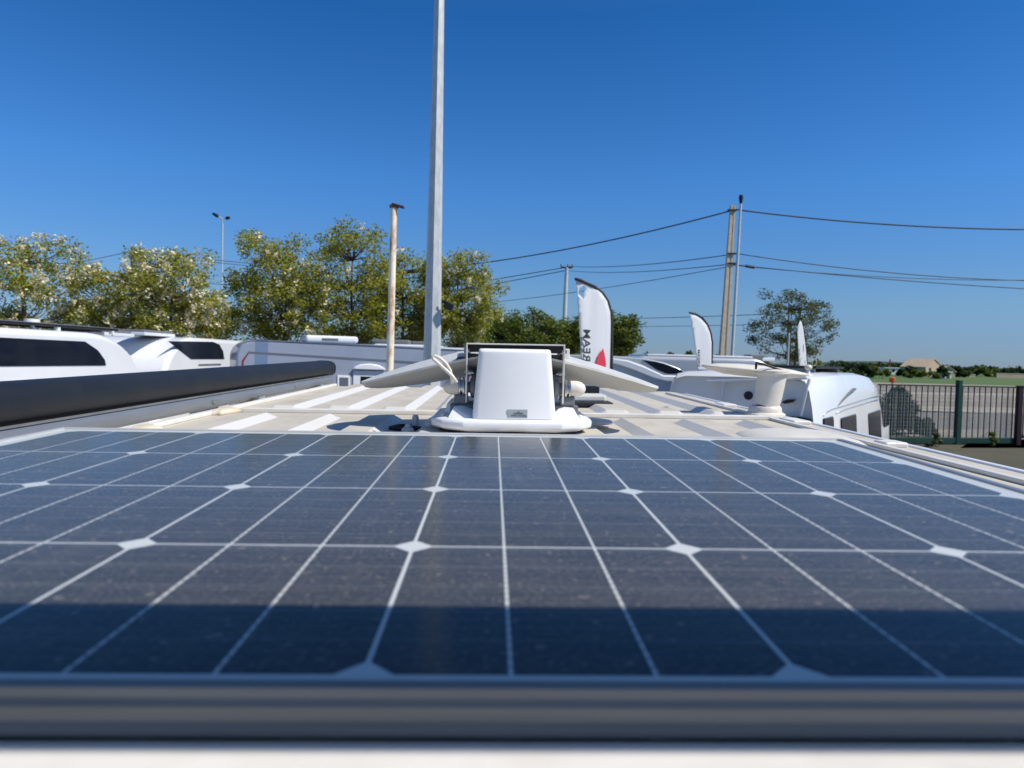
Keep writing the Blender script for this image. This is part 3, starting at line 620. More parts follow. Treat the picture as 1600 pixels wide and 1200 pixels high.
on_car('red_stripe', [(386.5, 552), (389, 552.5), (381, 564), (380, 580), (377, 580), (378, 563)], M['reddecal'], .005, 0)
on_car('blue_band', [(399, 530.5), (419, 531.5), (417, 600), (397, 600)], M['bluedecal'], .002, 0)
on_car('roof_edge', [(385, 529.2), (740, 547), (740, 549), (385, 531)], M['greystripe'], .012, 0)
hd = on_car('window_hood', [(550, 577), (554, 572.5), (563, 569), (577, 568), (591, 570.5), (599, 575), (602, 578.5)], M['white2'], .10, .02)
wf = on_car('window', [(552, 579), (600, 580), (599, 640), (551, 640)], M['white2'], .02)
on_car('window_pane', [(563, 588), (590, 589), (589, 640), (562, 640)], M['glassdark'], .026)
wf2 = on_car('window', [(527, 586), (547, 587), (547, 640), (527, 640)], M['white'], .02)
on_car('window_pane', [(530, 589.5), (544, 590), (544, 640), (530, 640)], M['greystripe'], .026)
for x in (LC * .5,):
    for y in (-1.1, 1.1): wheel(cv, x, y)
def on_caravan_roof(px): return A + dirv.normalized() * c_at(px, 540)[0] + nrm * .9
q = on_caravan_roof(527)
ac = thing('roof_air_conditioner', 'white rounded air conditioner box on the caravan roof', 'air conditioner', base=(q.x, q.y, hc_), rz=rzc)
b = MB(); b.box((0, 0, .075), (1.10, .75, .15)); b.build('cover', M['white'], ac, bevel=.06, seg=4)
b = MB(); b.box((-.05, -.372, .07), (.34, .02, .05)); b.build('grille', M['greystripe'], ac, bevel=.005)

# vehicles behind the caravan
def simple_mh(name, lab, pxl, pxr, D, ytop, m=M['white'], grp=None, nose=1.6, flip=False, yaw=0, w=2.2):
    a = PX(pxl, 560, D); c = PX(pxr, 560, D); L = max(3.5, (c - a).length); h = ZW((pxl + pxr) / 2, ytop, D)
    t = thing(name, lab, 'motorhome', base=(c.x if flip else a.x, a.y + w / 2, 0), rz=(math.pi if flip else 0) + R(yaw), group=grp)
    body(t, mh_profile(L, h, nose), w, m, .08)
    for x in (.9, L - 1.0):
        for y in (-w / 2 + .02, w / 2 - .02): wheel(t, x, y)
    return t, L, h
g4 = 'motorhomes in the far row'
v4, L4, h4 = simple_mh('motorhome', 'grey roofed motorhome just right of the rusty pole behind the caravan', 575, 760, 21, 539, M['white2'], g4)
v5, L5, h5 = simple_mh('motorhome', 'white motorhome whose roof shows right of the tall grey lamp pole', 655, 745, 18, 548, M['white'], g4)
for px, D, l, hh, lb in ((612, 21.5, 1.2, .16, 'grey rounded roof box seen just left of the tall lamp pole'), (668, 22, 1.0, .14, 'grey rounded roof box right behind the tall lamp pole')):
    q = PX(px, 545, D + .6); rb = thing('roof_box', lb, 'roof box', base=(q.x, q.y, h4 - .01), group='roof boxes in the far row')
    b = MB(); b.box((0, 0, hh / 2), (l, .7, hh)); b.build('lid', M['grey'], rb, bevel=.06, seg=3)

# silver motorhome right of the antenna
D6 = 11.0; a = PX(900, 560, D6); h6 = ZW(985, 555.5, D6)
v6 = thing('motorhome', 'silver motorhome with swept nose and dark side glass right of the first flag', 'motorhome', base=(a.x - 2.0, a.y + 1.1, 0), rz=R(-4))
L6 = PX(1062, 560, D6).x - a.x + 2.0
def p6(px, py): q = PX(px, py, D6); return (q.x - (a.x - 2.0), q.z)
prof6 = [(0, .45), (0, h6 - .2), (.2, h6)] + [p6(x, y) for x, y in ((955, 556), (985, 557.5), (1015, 560.5), (1040, 566), (1062, 574), (1077, 583), (1082, 588), (1081, 593), (1072, 597.5), (1068, 606))] + [(L6 + .2, 1.2), (L6 + .3, .45)]
body(v6, prof6, 2.2, M['silver'], .06)
side_panel(v6, 'window', [p6(*q) for q in ((1008, 562.5), (1030, 565.5), (1050, 571), (1068, 578.5), (1077, 584), (1046, 584), (1030, 577.5))], -1.1, M['glassdark'])
side_panel(v6, 'side_moulding', [p6(*q) for q in ((955, 559), (985, 563), (1010, 572), (1040, 586), (1080, 587), (1081, 592), (1066, 596), (1045, 596), (1025, 591), (1000, 581), (975, 572), (955, 567))], -1.1, M['white'], .06, .02)
for x in (1.0, L6 - 1.0):
    for y in (-1.08, 1.08): wheel(v6, x, y)
v7, L7, h7 = simple_mh('motorhome', 'grey motorhome with flat white roof behind the silver one', 990, 1110, 15, 557, M['silver'], None, .9)
b = MB(); b.box((L7 / 2 - .3, 0, h7 + .02), (L7 - 1.2, 2.1, .05)); b.build('roof', M['white'], v7, bevel=.02)
v8, L8, h8 = simple_mh('motorhome', 'white motorhome with rounded nose showing behind the saucer antenna', 1035, 1252, 16, 561, M['white'], None, 1.9)
for px, l, hh, lb, m in ((1150, .5, .10, 'low white roof hatch nearest the concrete pole', 'white'), (1178, .35, .14, 'small grey roof hatch with open lid right of the concrete pole', 'grey'), (1195, .3, .08, 'small low white roof hatch farthest right behind the saucer antenna', 'white2')):
    q = PX(px, 560, 16.8); rb = thing('roof_hatch', lb, 'roof hatch', base=(q.x, q.y, h8 - .02), group='hatches on the far motorhome roof')
    b = MB(); b.box((0, 0, hh / 2), (l, .5, hh)); b.build('lid', M[m], rb, bevel=.02)

# dark car behind the white van
q = PG(1093, 11.2)
dv = thing('black_van', 'black van roof glimpsed behind the second flag', 'van', base=(q.x - .6, q.y, 0), rz=R(75))
body(dv, [(0, .4), (0, 2.2), (.2, 2.42), (3.0, 2.44), (3.6, 2.3), (4.2, 1.5), (5, 1.2), (5.1, .4)], 1.9, M['black'], .08)
side_panel(dv, 'tail_light', [(.02, 2.1), (.16, 2.1), (.16, 2.3), (.02, 2.3)], -.95, M['reddecal'])
for x in (.9, 4.2):
    for y in (-.93, .93): wheel(dv, x, y)

# white high-roof van on the right
DV = 8.2; C0 = PG(1283, DV); yaw = R(90 - 36)
vv = thing('panel_van', 'white high roof van in front of the green gate', 'van', base=C0, rz=yaw)
# local x: forward, local y: to the left; near right corner of the rear at (0, 0)
hv = ZW(1290, 587, DV); LV = 5.6; WVn = 1.98
def vs_at(px, py, off=.05):                             # pixel on the van's visible long side
    n = Vector((math.sin(yaw), -math.cos(yaw), 0)); d = Vector((math.cos(yaw), math.sin(yaw), 0)); r = ray(px, py); t = (C0 - n * off - CAM).dot(n) / r.dot(n); q = CAM + r * t; return (q - C0).dot(d), q.z
def va_(px): return vs_at(px, 640, .10)[0]
def van_ring(x, top, inset=0.0, low=.35):
    W = WVn; o_ = -inset * 0
    pr = [(0 + .0, low), (-.02, 1.0), (0, 1.5), (.035, top - .62), (.075, top - .32), (.115, top - .13), (.18, top - .035), (.32, top), (W / 2, top + .01), (W - .32, top), (W - .18, top - .035), (W - .115, top - .13), (W - .075, top - .32), (W - .035, top - .62), (W, 1.5), (W + .02, 1.0), (W, low)]
    return [Vector((x, inset + u * (1 - 2 * inset / W), v)) for u, v in pr]
b = MB(); b.loft([van_ring(.10, hv - .03, .05), van_ring(.0, hv - .16, .01) if False else van_ring(.02, hv - .06, .02), van_ring(.12, hv), van_ring(2.2, hv + .02), van_ring(va_(1352), hv), van_ring(va_(1364), hv - .05, .01), van_ring(va_(1371), hv - .16, .015), van_ring(va_(1376), hv - .40, .02), van_ring(va_(1380), hv - .8, .02), van_ring(va_(1384), hv - 1.3, .03)])
b.build('body', M['white'], vv, smooth=35)
def vside(name, x0, x1, z0, z1, m, y=.03, t=.03, r=.06):
    b = MB(); b.prism(rrect(x0, x1, z0, z1, r), y - t, y + t, lambda u, v, q: Vector((u, q + .072 * (v - 1.5) , v))); return b.build(name, m, vv, smooth=40, bevel=.004)
xa, za = vs_at(1284, 655); xb, zb_ = vs_at(1300, 650); vside('window', max(.35, xa), max(.35, xa) + .62, 1.35, 2.02, M['glassdark'], .012)
xa = vs_at(1311, 650)[0]; xb = vs_at(1334, 650)[0]; vside('window', xa, xb, 1.35, vs_at(1322, 650)[1], M['glassdark'], .012)
xa = vs_at(1354, 645)[0]; xb = vs_at(1373, 640)[0]; wd = vside('window', xa, xb, 1.2, vs_at(1372, 640)[1], M['glassdark'], .02)
def vtube(name, pix, r, m):
    b = MB(); pts = []
    for px, py in pix:
        x, z = vs_at(px, py); pts.append(Vector((x, .034 + .13 * max(0, z - (hv - .62)), z)))
    b.tube(pts, r, 6); b.build(name, m, vv, smooth='all')
vtube('side_crease', [(1286, 650), (1292, 644), (1302, 639), (1320, 634), (1345, 626), (1376, 617)], .010, M['silver'])
vtube('side_crease', [(1305, 646), (1320, 640), (1345, 632), (1374, 623)], .010, M['silver'])
b = MB(); pts = [vs_at(*q) for q in ((1310, 634), (1318, 624), (1327, 615), (1337, 606.5), (1338, 608.5), (1334, 611.5), (1326, 618), (1318, 626))]
b.prism(pts, .045, .09, lambda u, v, q: Vector((u, q, v))); b.build('vent_scoop', M['grey'], vv)
# rear face details (plane x = 0)
def vr_at(px, py):
    n = Vector((-math.cos(yaw), -math.sin(yaw), 0)); d = Vector((-math.sin(yaw), math.cos(yaw), 0)); r = ray(px, py); t = (C0 - CAM).dot(n) / r.dot(n); q = CAM + r * t; return (q - C0).dot(d), q.z
def rear(name, poly, m, t=.02, bev=.003):
    b = MB(); b.prism([vr_at(*q) for q in poly], .06, -t, lambda u, v, q: Vector((q, u, v))); return b.build(name, m, vv, bevel=bev)
cxy = vr_at(1169, 618); b = MB(); b.lathe([(.055, 0), (.055, .02), (.03, .025)], (.02, cxy[0], cxy[1]), 20, axis=(-1, 0, 0)); b.build('lock_cover', M['black'], vv, smooth=40)
rear('brake_light', [(1221, 628), (1230, 624), (1243, 624), (1238, 629), (1226, 631)], M['black'], .02)
rear('door_seam', [(1130, 596), (1133, 596), (1126, 640), (1123, 640)], M['white2'], .012)
rear('door_post', [(1266, 592), (1253, 650), (1250, 650), (1262, 592)], M['white'], .012, .004)
rear('window', [(1222, 650), (1250, 651.5), (1266, 655), (1268, 720), (1222, 720)], M['glassdark'], .012)
rear('lip_moulding', [(1105, 594), (1262, 589), (1262, 593), (1104, 598)], M['white2'], .03, .008)
for x in (1.0, 4.5):
    for y in (.04, WVn - .04): wheel(vv, x, y)
# things on that van's roof
def vv_pt(lx, ly, z=None): c, s_ = math.cos(yaw), math.sin(yaw); return Vector((C0.x + c * lx - s_ * ly, C0.y + s_ * lx + c * ly, hv if z is None else z))
q = vv_pt(2.6, .95)
rp = thing('roof_panel', 'dark flat solar panel lying on the white high roof van', 'solar panel', base=q, rz=yaw)
b = MB(); b.box((0, 0, .09), (2.2, 1.2, .035)); b.build('panel', M['dark'], rp, bevel=.004)
for sx in (-1, 1):
    b = MB(); b.box((sx * .9, 0, .035), (.06, 1.1, .07)); b.build('support', M['alu'], rp)
q = PX(1290, 600, DV - .2); q.z = hv - .1
ma = thing('roof_aerial', 'small cream mushroom aerial with bent wires on the white high roof van', 'aerial', base=(q.x, q.y + .45, hv - .01))
b = MB(); b.lathe([(.05, 0), (.035, .02), (.022, .03), (.018, .07), (.035, .08), (.045, .10), (.03, .125), (.008, .135)], (0, 0, 0), 20); b.build('mushroom', M['cream'], ma, smooth=60)
for k, (dx, h, bend) in enumerate(((-.10, .22, .04), (-.05, .20, .06), (.05, .24, -.05), (.10, .21, -.05))):
    b = MB(); b.tube([(0, 0, .10), (dx * .8, 0, .13), (dx, 0, .17), (dx + bend * .4, 0, h)], .004, 5); b.build('wire', M['cream'], ma)
q = vv_pt(1.0, .35); b = MB(); b.lathe([(.035, 0), (.03, .03), (.012, .05)], (q.x, q.y, hv), 16); tag(b.build('roof_cable_gland', M['steel'], base=(q.x, q.y, hv), smooth=40), 'small shiny cable gland on the white van roof right of the aerial', 'cable gland')

# ------------------------------------------------------------------ feather flags
def feather_flag(lab, D, outline, sleeve, text_at, text_h, tear=None, red=None, fold=1.0, pole_w=.024):
    c0 = PX(sleeve[-1][0], sleeve[-1][1], D); root = thing('feather_flag', lab, 'flag', base=(c0.x, c0.y, 0), group='white feather flags')
    dd = RCW @ Vector((0, 0, 1))
    turn = .75
    def q(x, y, k=0): return PX(x, y, D * (1 + turn * (x - sleeve[-1][0]) / F)) - Vector((c0.x, c0.y, 0)) - dd * k
    loops = [[Vector((x, -y, 0)) for x, y in outline]] + ([[Vector((x, -y, 0)) for x, y in tear]] if tear else [])
    tris = tessellate_polygon(loops); flatp = [p_ for l in loops for p_ in l]
    b = MB(); b.add([q(p_.x, -p_.y) for p_ in flatp], [tuple(t) for t in tris])
    bm_o = b.build('cloth', M['flag'], root, fix=False)
    bm = bmesh.new(); bm.from_mesh(bm_o.data)
    for _ in range(3): bmesh.ops.subdivide_edges(bm, edges=[e for e in bm.edges if e.calc_length() > .10], cuts=1); bmesh.ops.triangulate(bm, faces=bm.faces)
    rr = random.Random(int(D * 10)); ph = rr.random() * 6
    x_l = min(v.co.x for v in bm.verts); z_t = max(v.co.z for v in bm.verts); ww = max(v.co.x for v in bm.verts) - x_l
    for v in bm.verts:
        u = (v.co.x - x_l) / ww; dn = z_t - v.co.z
        v.co += -dd * (fold * .020 * math.sin(u * 14 + ph + dn * 1.2) * max(0, 1 - 1.3 * u) + fold * .02 * math.sin(u * 4 + dn * 1.1 + ph))
    bm.to_mesh(bm_o.data); bm.free(); bm_o.data.polygons.foreach_set('use_smooth', [True] * len(bm_o.data.polygons))
    so_ = bm_o.modifiers.new('thick', 'SOLIDIFY'); so_.thickness = .003
    b = MB(); pts = [q(x, y) for x, y in sleeve]; pts.append(Vector((pts[-1].x + .02, pts[-1].y, 0)))
    b.tube(pts, [pole_w * (.8 + .2 * min(1, i / 4)) for i in range(len(pts))], 8); b.build('sleeve', M['flagblack'], root, smooth='all')
    b = MB(); b.box((pts[-1].x, pts[-1].y, .02), (.5, .5, .04)); b.build('foot', M['dark'], root, bevel=.01)
    if red: 
        b = MB(); b.prism(red, .06, .064, lambda u, v, w: q(u, v, w)); b.build('red_mark', M['redink'], root)
    # lettering read from the back of the cloth: mirrored, running up the flag
    pos = q(*text_at, .10); size = text_h * D / F
    ax_r = (RCW @ Vector((1, 0, turn))).normalized(); ax_u = RCW @ Vector((0, -1, 0))
    # text x-axis points up the flag, text y-axis (letter tops) to the right: a mirrored reading
    Mx = Matrix((ax_u * 1.0, ax_r * 1.0, ax_u.cross(ax_r))).transposed().to_4x4()
    text_mesh('lettering', 'DREAM', size, M['ink'], root, Matrix.Translation(pos) @ Mx, off=size * .02, ext=.002)
    return root
f1_out = [(900, 437), (906, 437.5), (914, 443), (928, 449), (940, 459), (948, 471), (953, 488), (954, 505), (954, 530), (954, 580), (908, 580), (907, 545), (905.5, 520), (904, 490), (902.5, 465)]
feather_flag('white feather flag with black sleeve, torn top and red mark, largest of the three', 9.5, f1_out,
    [(899, 436), (906, 437), (914, 441.5), (928, 447.5), (941, 458), (949.5, 471), (954.5, 488), (955.5, 505), (955.5, 540), (955, 600)], (915, 548), 19.5,
    tear=[(912, 446), (916, 450), (913, 456), (911.5, 462), (912, 468), (908, 463), (903.5, 458.5), (905.5, 450), (909, 449)], red=[(941.5, 544), (944, 555), (946, 568), (945, 580), (925, 580), (932, 564), (934, 556)])
f2_out = [(1078, 489), (1086, 491), (1096, 497), (1104, 508), (1109, 520), (1111.5, 535), (1111, 580), (1090, 580), (1086, 545), (1082, 515)]
feather_flag('white feather flag left of the concrete pole, black curved sleeve, middle of the three', 13, f2_out,
    [(1077, 488.5), (1086, 490), (1097, 496), (1105.5, 507), (1110.5, 520), (1113, 535), (1112.5, 560), (1112, 600)], (1089.5, 560), 8, pole_w=.018, fold=.4)
f3_out = [(1250, 501), (1252, 503), (1255, 515), (1259, 545), (1261.5, 577), (1249.5, 577), (1247, 545), (1245.5, 520), (1247, 508)]
feather_flag('narrow white feather flag in front of the round tree, smallest of the three', 20, f3_out,
    [(1250, 500.5), (1252.5, 503), (1256, 515), (1259.8, 545), (1262, 577), (1263, 600)], (1253, 545), 3.5, pole_w=.012, fold=.3)

# ------------------------------------------------------------------ poles and lamps
def pole_pts(top, bot, D):
    t, b_ = PX(*top, D), PX(*bot, D); d = (b_ - t); k = t.z / (t.z - b_.z); return t, t + d * k
# tall octagonal lamp pole
t_, b_ = pole_pts((690.5, -190), (675, 560), 9.0)
lp_ = thing('lamp_pole', 'tall grey galvanised octagonal pole rising out of the picture left of the antenna', 'lamp pole', base=b_)
b = MB(); n = 9; pts = [(t_ - b_) * (i / n) for i in range(n + 1)]
r0 = 13.6 / F * 9.0; r1 = 5.6 / F * 9.0
zfrac = [(p.z / t_.z) for p in pts]
hz_ = ZW(675, 560, 9.0) / t_.z
b.tube([Vector(p) for p in pts], [r0 + (r1 - r0) * ((f_ - hz_) / (1 - hz_)) for f_ in zfrac], 8); b.build('shaft', M['galv'], lp_)
b = MB(); b.lathe([(.22, 0), (.22, .03), (.15, .04)], (0, 0, 0), 8); b.build('flange', M['galv'], lp_)
q = PX(690, 478, 8.9) - b_
b = MB(); b.box(q + Vector((.09, 0, .0)), (.12, .12, .09), Matrix.Rotation(R(25), 3, 'Y')); b.build('floodlight', M['dark'], lp_, bevel=.01)
b = MB(); b.tube([q + Vector((.0, 0, .05)), q + Vector((.06, 0, .06))], .015, 6); b.build('floodlight_arm', M['dark'], lp_)
top = t_ - b_; b = MB(); b.tube([top, top + Vector((.3, -.1, .25)), top + Vector((1.1, -.3, .35))], [.05, .04, .035], 8); b.build('arm', M['galv'], lp_, smooth='all')
b = MB(); b.box(top + Vector((1.35, -.36, .34)), (.6, .26, .1), Matrix.Rotation(R(-15), 3, 'Z')); b.build('lamp_head', M['grey'], lp_, bevel=.03)
# rusty pole with flattened head
t_, b_ = pole_pts((615.5, 322), (609, 580), 11.5)
rp_ = thing('rusty_pole', 'white round pole streaked with orange rust and a dark cap', 'pole', base=b_)
b = MB(); b.tube([Vector((0, 0, 0)), (t_ - b_) * .5, t_ - b_], [.066, .060, .054], 16); b.build('shaft', M['rust'], rp_, smooth=40)
tt = t_ - b_
b = MB(); b.box(tt + Vector((.07, 0, .005)), (.20, .14, .03), Matrix.Rotation(R(14), 3, 'Y')); b.box(tt + Vector((.0, 0, -.01)), (.13, .13, .05)); b.build('cap', M['rustdark'], rp_, bevel=.008)
b = MB(); b.box(tt + Vector((-.05, -.02, .0)), (.035, .05, .05)); b.build('bracket', M['concrete'], rp_, bevel=.004)
# concrete power pole
DPp = 32.0
t_, b_ = pole_pts((1145, 321), (1130, 558), DPp)
cp_ = thing('power_pole', 'tapered concrete power pole carrying the overhead lines', 'power pole', base=b_)
hgt = t_.z; wt, wb = 7.5 / F * DPp, 13.5 / F * DPp * 1.06
b = MB(); rings = []
for f_ in (0, .5, 1):
    w = wb + (wt - wb) * f_; c = (t_ - b_) * f_; rings.append([c + Vector((x * w / 2, y * w / 2 * .8, 0)) for x, y in ((-1, -1), (-.25, -1), (-.22, -.8), (.35, -.8), (.38, -1), (1, -1), (1, 1), (-1, 1))])
b.loft(rings); b.build('shaft', M['concrete'], cp_)
for y_ in (329, 397, 412): 
    q = PX(1141, y_, DPp) - b_; b = MB(); b.box(q + Vector((.05, -.12, 0)), (.42, .08, .06)); b.build('crossarm', M['dark'], cp_)
# thin lamp mast beside it
t_, b_ = pole_pts((1157.5, 318), (1144, 555), 31)
tm = thing('thin_mast', 'slim pale metal mast with dark head beside the concrete pole', 'mast', base=b_)
b = MB(); b.tube([Vector((0, 0, 0)), t_ - b_], [.085, .052], 10); b.build('shaft', M['galv'], tm, smooth=40)
tt = t_ - b_; b = MB(); b.lathe([(.045, -.05), (.075, .1), (.10, .27), (.08, .36), (.03, .39)], tt, 12); b.build('head', M['dark'], tm, smooth=40)
# small pole with insulators
t_, b_ = pole_pts((885.5, 418), (882.5, 492), 62)
sp_ = thing('power_pole', 'small distant pale power pole with insulators above the tree left of the first flag', 'power pole', base=b_)
b = MB(); b.tube([Vector((0, 0, 0)), t_ - b_], [.26, .16], 10); b.build('shaft', M['galv'], sp_, smooth=40)
tt = t_ - b_; b = MB(); b.box(tt + Vector((0, 0, .0)), (1.0, .2, .12)); b.build('crossarm', M['dark'], sp_)
for dx in (-.5, .1, .5):
    b = MB(); b.lathe([(.05, 0), (.09, .08), (.06, .16), (.09, .2), (.03, .28)], tt + Vector((dx, 0, .05)), 10); b.build('insulator', M['grey'], sp_, smooth=40)
# pole behind the left trees
t_, b_ = pole_pts((208, 387), (207, 470), 45)
bp_ = thing('power_pole', 'dark wooden power pole poking out of the blossoming trees at left', 'power pole', base=b_)
b = MB(); b.tube([Vector((0, 0, 0)), t_ - b_], [.17, .13], 10); b.build('shaft', M['bark'], bp_, smooth=40)
b = MB(); b.box((t_ - b_) + Vector((0, 0, -.35)), (.5, .1, .1)); b.build('crossarm', M['dark'], bp_)
# distant twin street lamp
t_, b_ = pole_pts((348, 342), (346, 470), 60)
sl = thing('street_lamp', 'distant thin street lamp with two heads above the blossoming trees', 'street lamp', base=b_)
b = MB(); b.tube([Vector((0, 0, 0)), t_ - b_], [.11, .06], 8); b.build('shaft', M['galv'], sl, smooth=40)
for (x, y), s_ in (((332.5, 333.5), -1), ((359, 340), 1)):
    e = PX(x, y, 60) - b_; tt = t_ - b_
    b = MB(); b.tube([tt, tt + (e - tt) * .45], .05, 6); b.build('arm', M['galv'], sl)
    b = MB(); dirn = (e - tt).normalized(); b.tube([tt + (e - tt) * .4, tt + (e - tt) * .55, e], [.08, .16, .10], 8); b.build('lamp_head', M['dark'], sl, smooth=50)
# short mast in front of the round tree
t_, b_ = pole_pts((1233, 520), (1231, 565), 22)
b = MB(); b.tube([b_, t_], [.035, .03], 8); tag(b.build('short_mast', M['galv'], base=b_, smooth=40), 'short thin pale mast just left of the smallest flag', 'mast')

# ------------------------------------------------------------------ overhead lines
def wire(lab, a, c, sag, r, mid=None):
    (xa, ya, da), (xc, yc, dc) = a, c
    p0, p1 = PX(xa, ya, da), PX(xc, yc, dc); pts = []
    for i in range(25):
        t = i / 24; q = p0.lerp(p1, t); q.z -= 4 * sag * t * (1 - t); pts.append(q)
    b = MB(); b.tube(pts, r, 6, cap=True); tag(b.build('power_cable', M['wire'], base=p0, smooth='all'), lab, 'cable', 'overhead cables')
wire('thick top cable from the concrete pole down left to the trees', (1143, 329, 32), (600, 424, 46), .55, .032)
wire('thick top cable from the concrete pole to the right picture edge', (1146, 327, 32), (1760, 357, 30), .35, .032)
wire('second cable between concrete pole and small distant pole', (1140, 398, 32), (889, 416, 62), .25, .022)
wire('third cable between concrete pole and small distant pole', (1138, 413, 32), (889, 423, 62), .25, .020)
wire('upper cable from the small distant pole left into the trees', (882, 418, 62), (500, 478, 70), .1, .036)
wire('lower cable from the small distant pole left into the trees', (882, 423, 62), (520, 487, 70), .1, .034)
wire('lowest faint cable sloping left from the concrete pole', (1137, 417, 32), (640, 480, 60), .4, .016)
wire('middle cable from the concrete pole to the right edge', (1144, 395, 32), (1760, 438, 36), .45, .022)
wire('lower cable from the concrete pole to the right edge with dark joint', (1142, 413, 32), (1760, 459, 30), .15, .018)
wire('lower cable right of the concrete pole ending highest at the right edge', (1142, 414, 32), (1760, 434, 34), .35, .016)
wire('faint low cable between first and second flag', (960, 498, 80), (1300, 486, 60), .1, .03)
wire('faintest low cable just above the far hedge', (960, 510, 80), (1240, 505, 70), .1, .025)
wire('upper cable from the left wooden pole past the street lamp', (209, 392, 45), (720, 431, 60), .3, .024)
wire('lower cable from the left wooden pole past the street lamp', (209, 394, 45), (720, 437, 60), .35, .022)
wire('cable running out of the picture left of the wooden pole', (206, 392, 45), (-80, 430, 40), .3, .02)
wire('low cable across the gap under the street lamp', (200, 428, 55), (480, 452, 60), .2, .024)
q = PX(1172, 416, 31.9); b = MB(); b.tube([q - Vector((.2, 0, -.01)), q + Vector((.2, 0, -.05))], .07, 8); tag(b.build('cable_joint', M['dark'], base=q), 'dark cable joint hanging right of the concrete pole', 'cable joint')

# ------------------------------------------------------------------ gate and fence on the right
DG = 24.5
gl, gr = PG(1372, 24.0), PG(1590, 25.0); gd = (gr - gl); GL = gd.length; grz = math.atan2(gd.y, gd.x)
gt = thing('sliding_gate', 'green barred sliding gate with thick bottom beam and wire infill', 'gate', base=gl, rz=grz)
ztopg = ZW(1480, 602, DG); zbm0, zbm1 = ZW(1480, 699, DG), ZW(1480, 684, DG)
b = MB(); b.bx(0, GL - .1, -.03, .03, ztopg - .05, ztopg); b.build('top_rail', M['darkgreen'], gt)
b = MB(); b.bx(0, GL - .1, -.08, .08, max(.06, zbm0), zbm1); b.build('bottom_beam', M['green'], gt, bevel=.01)
nb = 24
for k in range(nb):
    x = .1 + (GL - .25) * k / (nb - 1)
    b = MB(); b.bx(x - .014, x + .014, -.014, .014, zbm1, ztopg - .05); b.build('bar', M['darkgreen'], gt)
xg = (PX(1500, 640, DG) - gl).dot(gd.normalized())
b = MB(); b.bx(xg - .075, xg + .075, -.10, .07, .0, ZW(1500, 594, DG)); b.build('post', M['green'], gt, bevel=.01)
mw_ = MB(); z = zbm1 + .05
xx = .05
while xx < GL - .12:
    mw_.bx(xx - .005, xx + .005, .05, .056, zbm1, ztopg - .06); xx += .05
while z < ztopg - .06:
    mw_.bx(.03, GL - .12, .057, .063, z - .005, z + .005); z += .12
o = mw_.build('wire_infill', M['meshwire'], gt); o['kind'] = 'stuff'
b = MB(); px_ = PG(1594, 24.9); h = ZW(1594, 604, 24.9)
fp = thing('gate_post', 'dark maroon steel post at the right end of the gate', 'post', base=px_)
b.bx(-.085, .085, -.085, .085, 0, h); b.build('shaft', M['maroon'], fp, bevel=.01)
b = MB(); b.bx(-.10, .10, -.10, .10, h, h + .03); b.build('cap', M['maroon'], fp)
# fence continuing right of the post
f0 = PG(1600, 25.05); f1 = PG(1860, 26.5); fd = f1 - f0
fe = thing('bar_fence', 'dark green barred fence continuing right of the maroon post', 'fence', base=f0, rz=math.atan2(fd.y, fd.x))
b = MB(); b.bx(0, fd.length, -.025, .025, ztopg - .06, ztopg - .01); b.build('top_rail', M['darkgreen'], fe)
b = MB(); b.bx(0, fd.length, -.04, .04, .25, .36); b.build('bottom_rail', M['darkgreen'], fe)
for k in range(28):
    x = .05 + k * .2; b = MB(); b.bx(x - .014, x + .014, -.014, .014, .36, ztopg - .06); b.build('bar', M['darkgreen'], fe)
# concrete wall further left behind the van, half hidden
# ------------------------------------------------------------------ foliage
def leaves_mesh(name, m, parent, centers, radii, counts, size, seed, flat_=.75, asp=.5, squash=.8, base=None, mw=None):
    rg = np.random.default_rng(seed); C = np.repeat(np.array(centers), counts, axis=0); Rr = np.repeat(np.array(radii), counts)
    n = len(C); d = rg.normal(size=(n, 3)); d /= np.linalg.norm(d, axis=1)[:, None]
    rad = Rr * rg.random(n) ** .55; P = C + d * rad[:, None] * np.array([1, 1, squash])
    u = rg.normal(size=(n, 3)); u /= np.linalg.norm(u, axis=1)[:, None]; u[:, 2] *= flat_
    w = rg.normal(size=(n, 3)); w -= u * (w * u).sum(1)[:, None] / (u * u).sum(1)[:, None]; w /= np.linalg.norm(w, axis=1)[:, None]
    sz = size * (.6 + .8 * rg.random(n)); a = u * sz[:, None]; c = w * (sz * asp)[:, None]
    V = np.stack([P - a, P + c * .9 - a * .1, P + a, P - c * .9 - a * .1], 1).reshape(-1, 3)
    me = bpy.data.meshes.new(name); me.vertices.add(4 * n); me.vertices.foreach_set('co', V.astype(np.float32).ravel())
    me.loops.add(4 * n); me.loops.foreach_set('vertex_index', np.arange(4 * n, dtype=np.int32)); me.polygons.add(n)
    me.polygons.foreach_set('loop_start', np.arange(0, 4 * n, 4, dtype=np.int32)); me.update(calc_edges=True); me.validate()
    me.materials.append(m); o = bpy.data.objects.new(name, me); scene.collection.objects.link(o)
    if parent: o.parent = parent
    elif base is not None: o.location = base
    return o
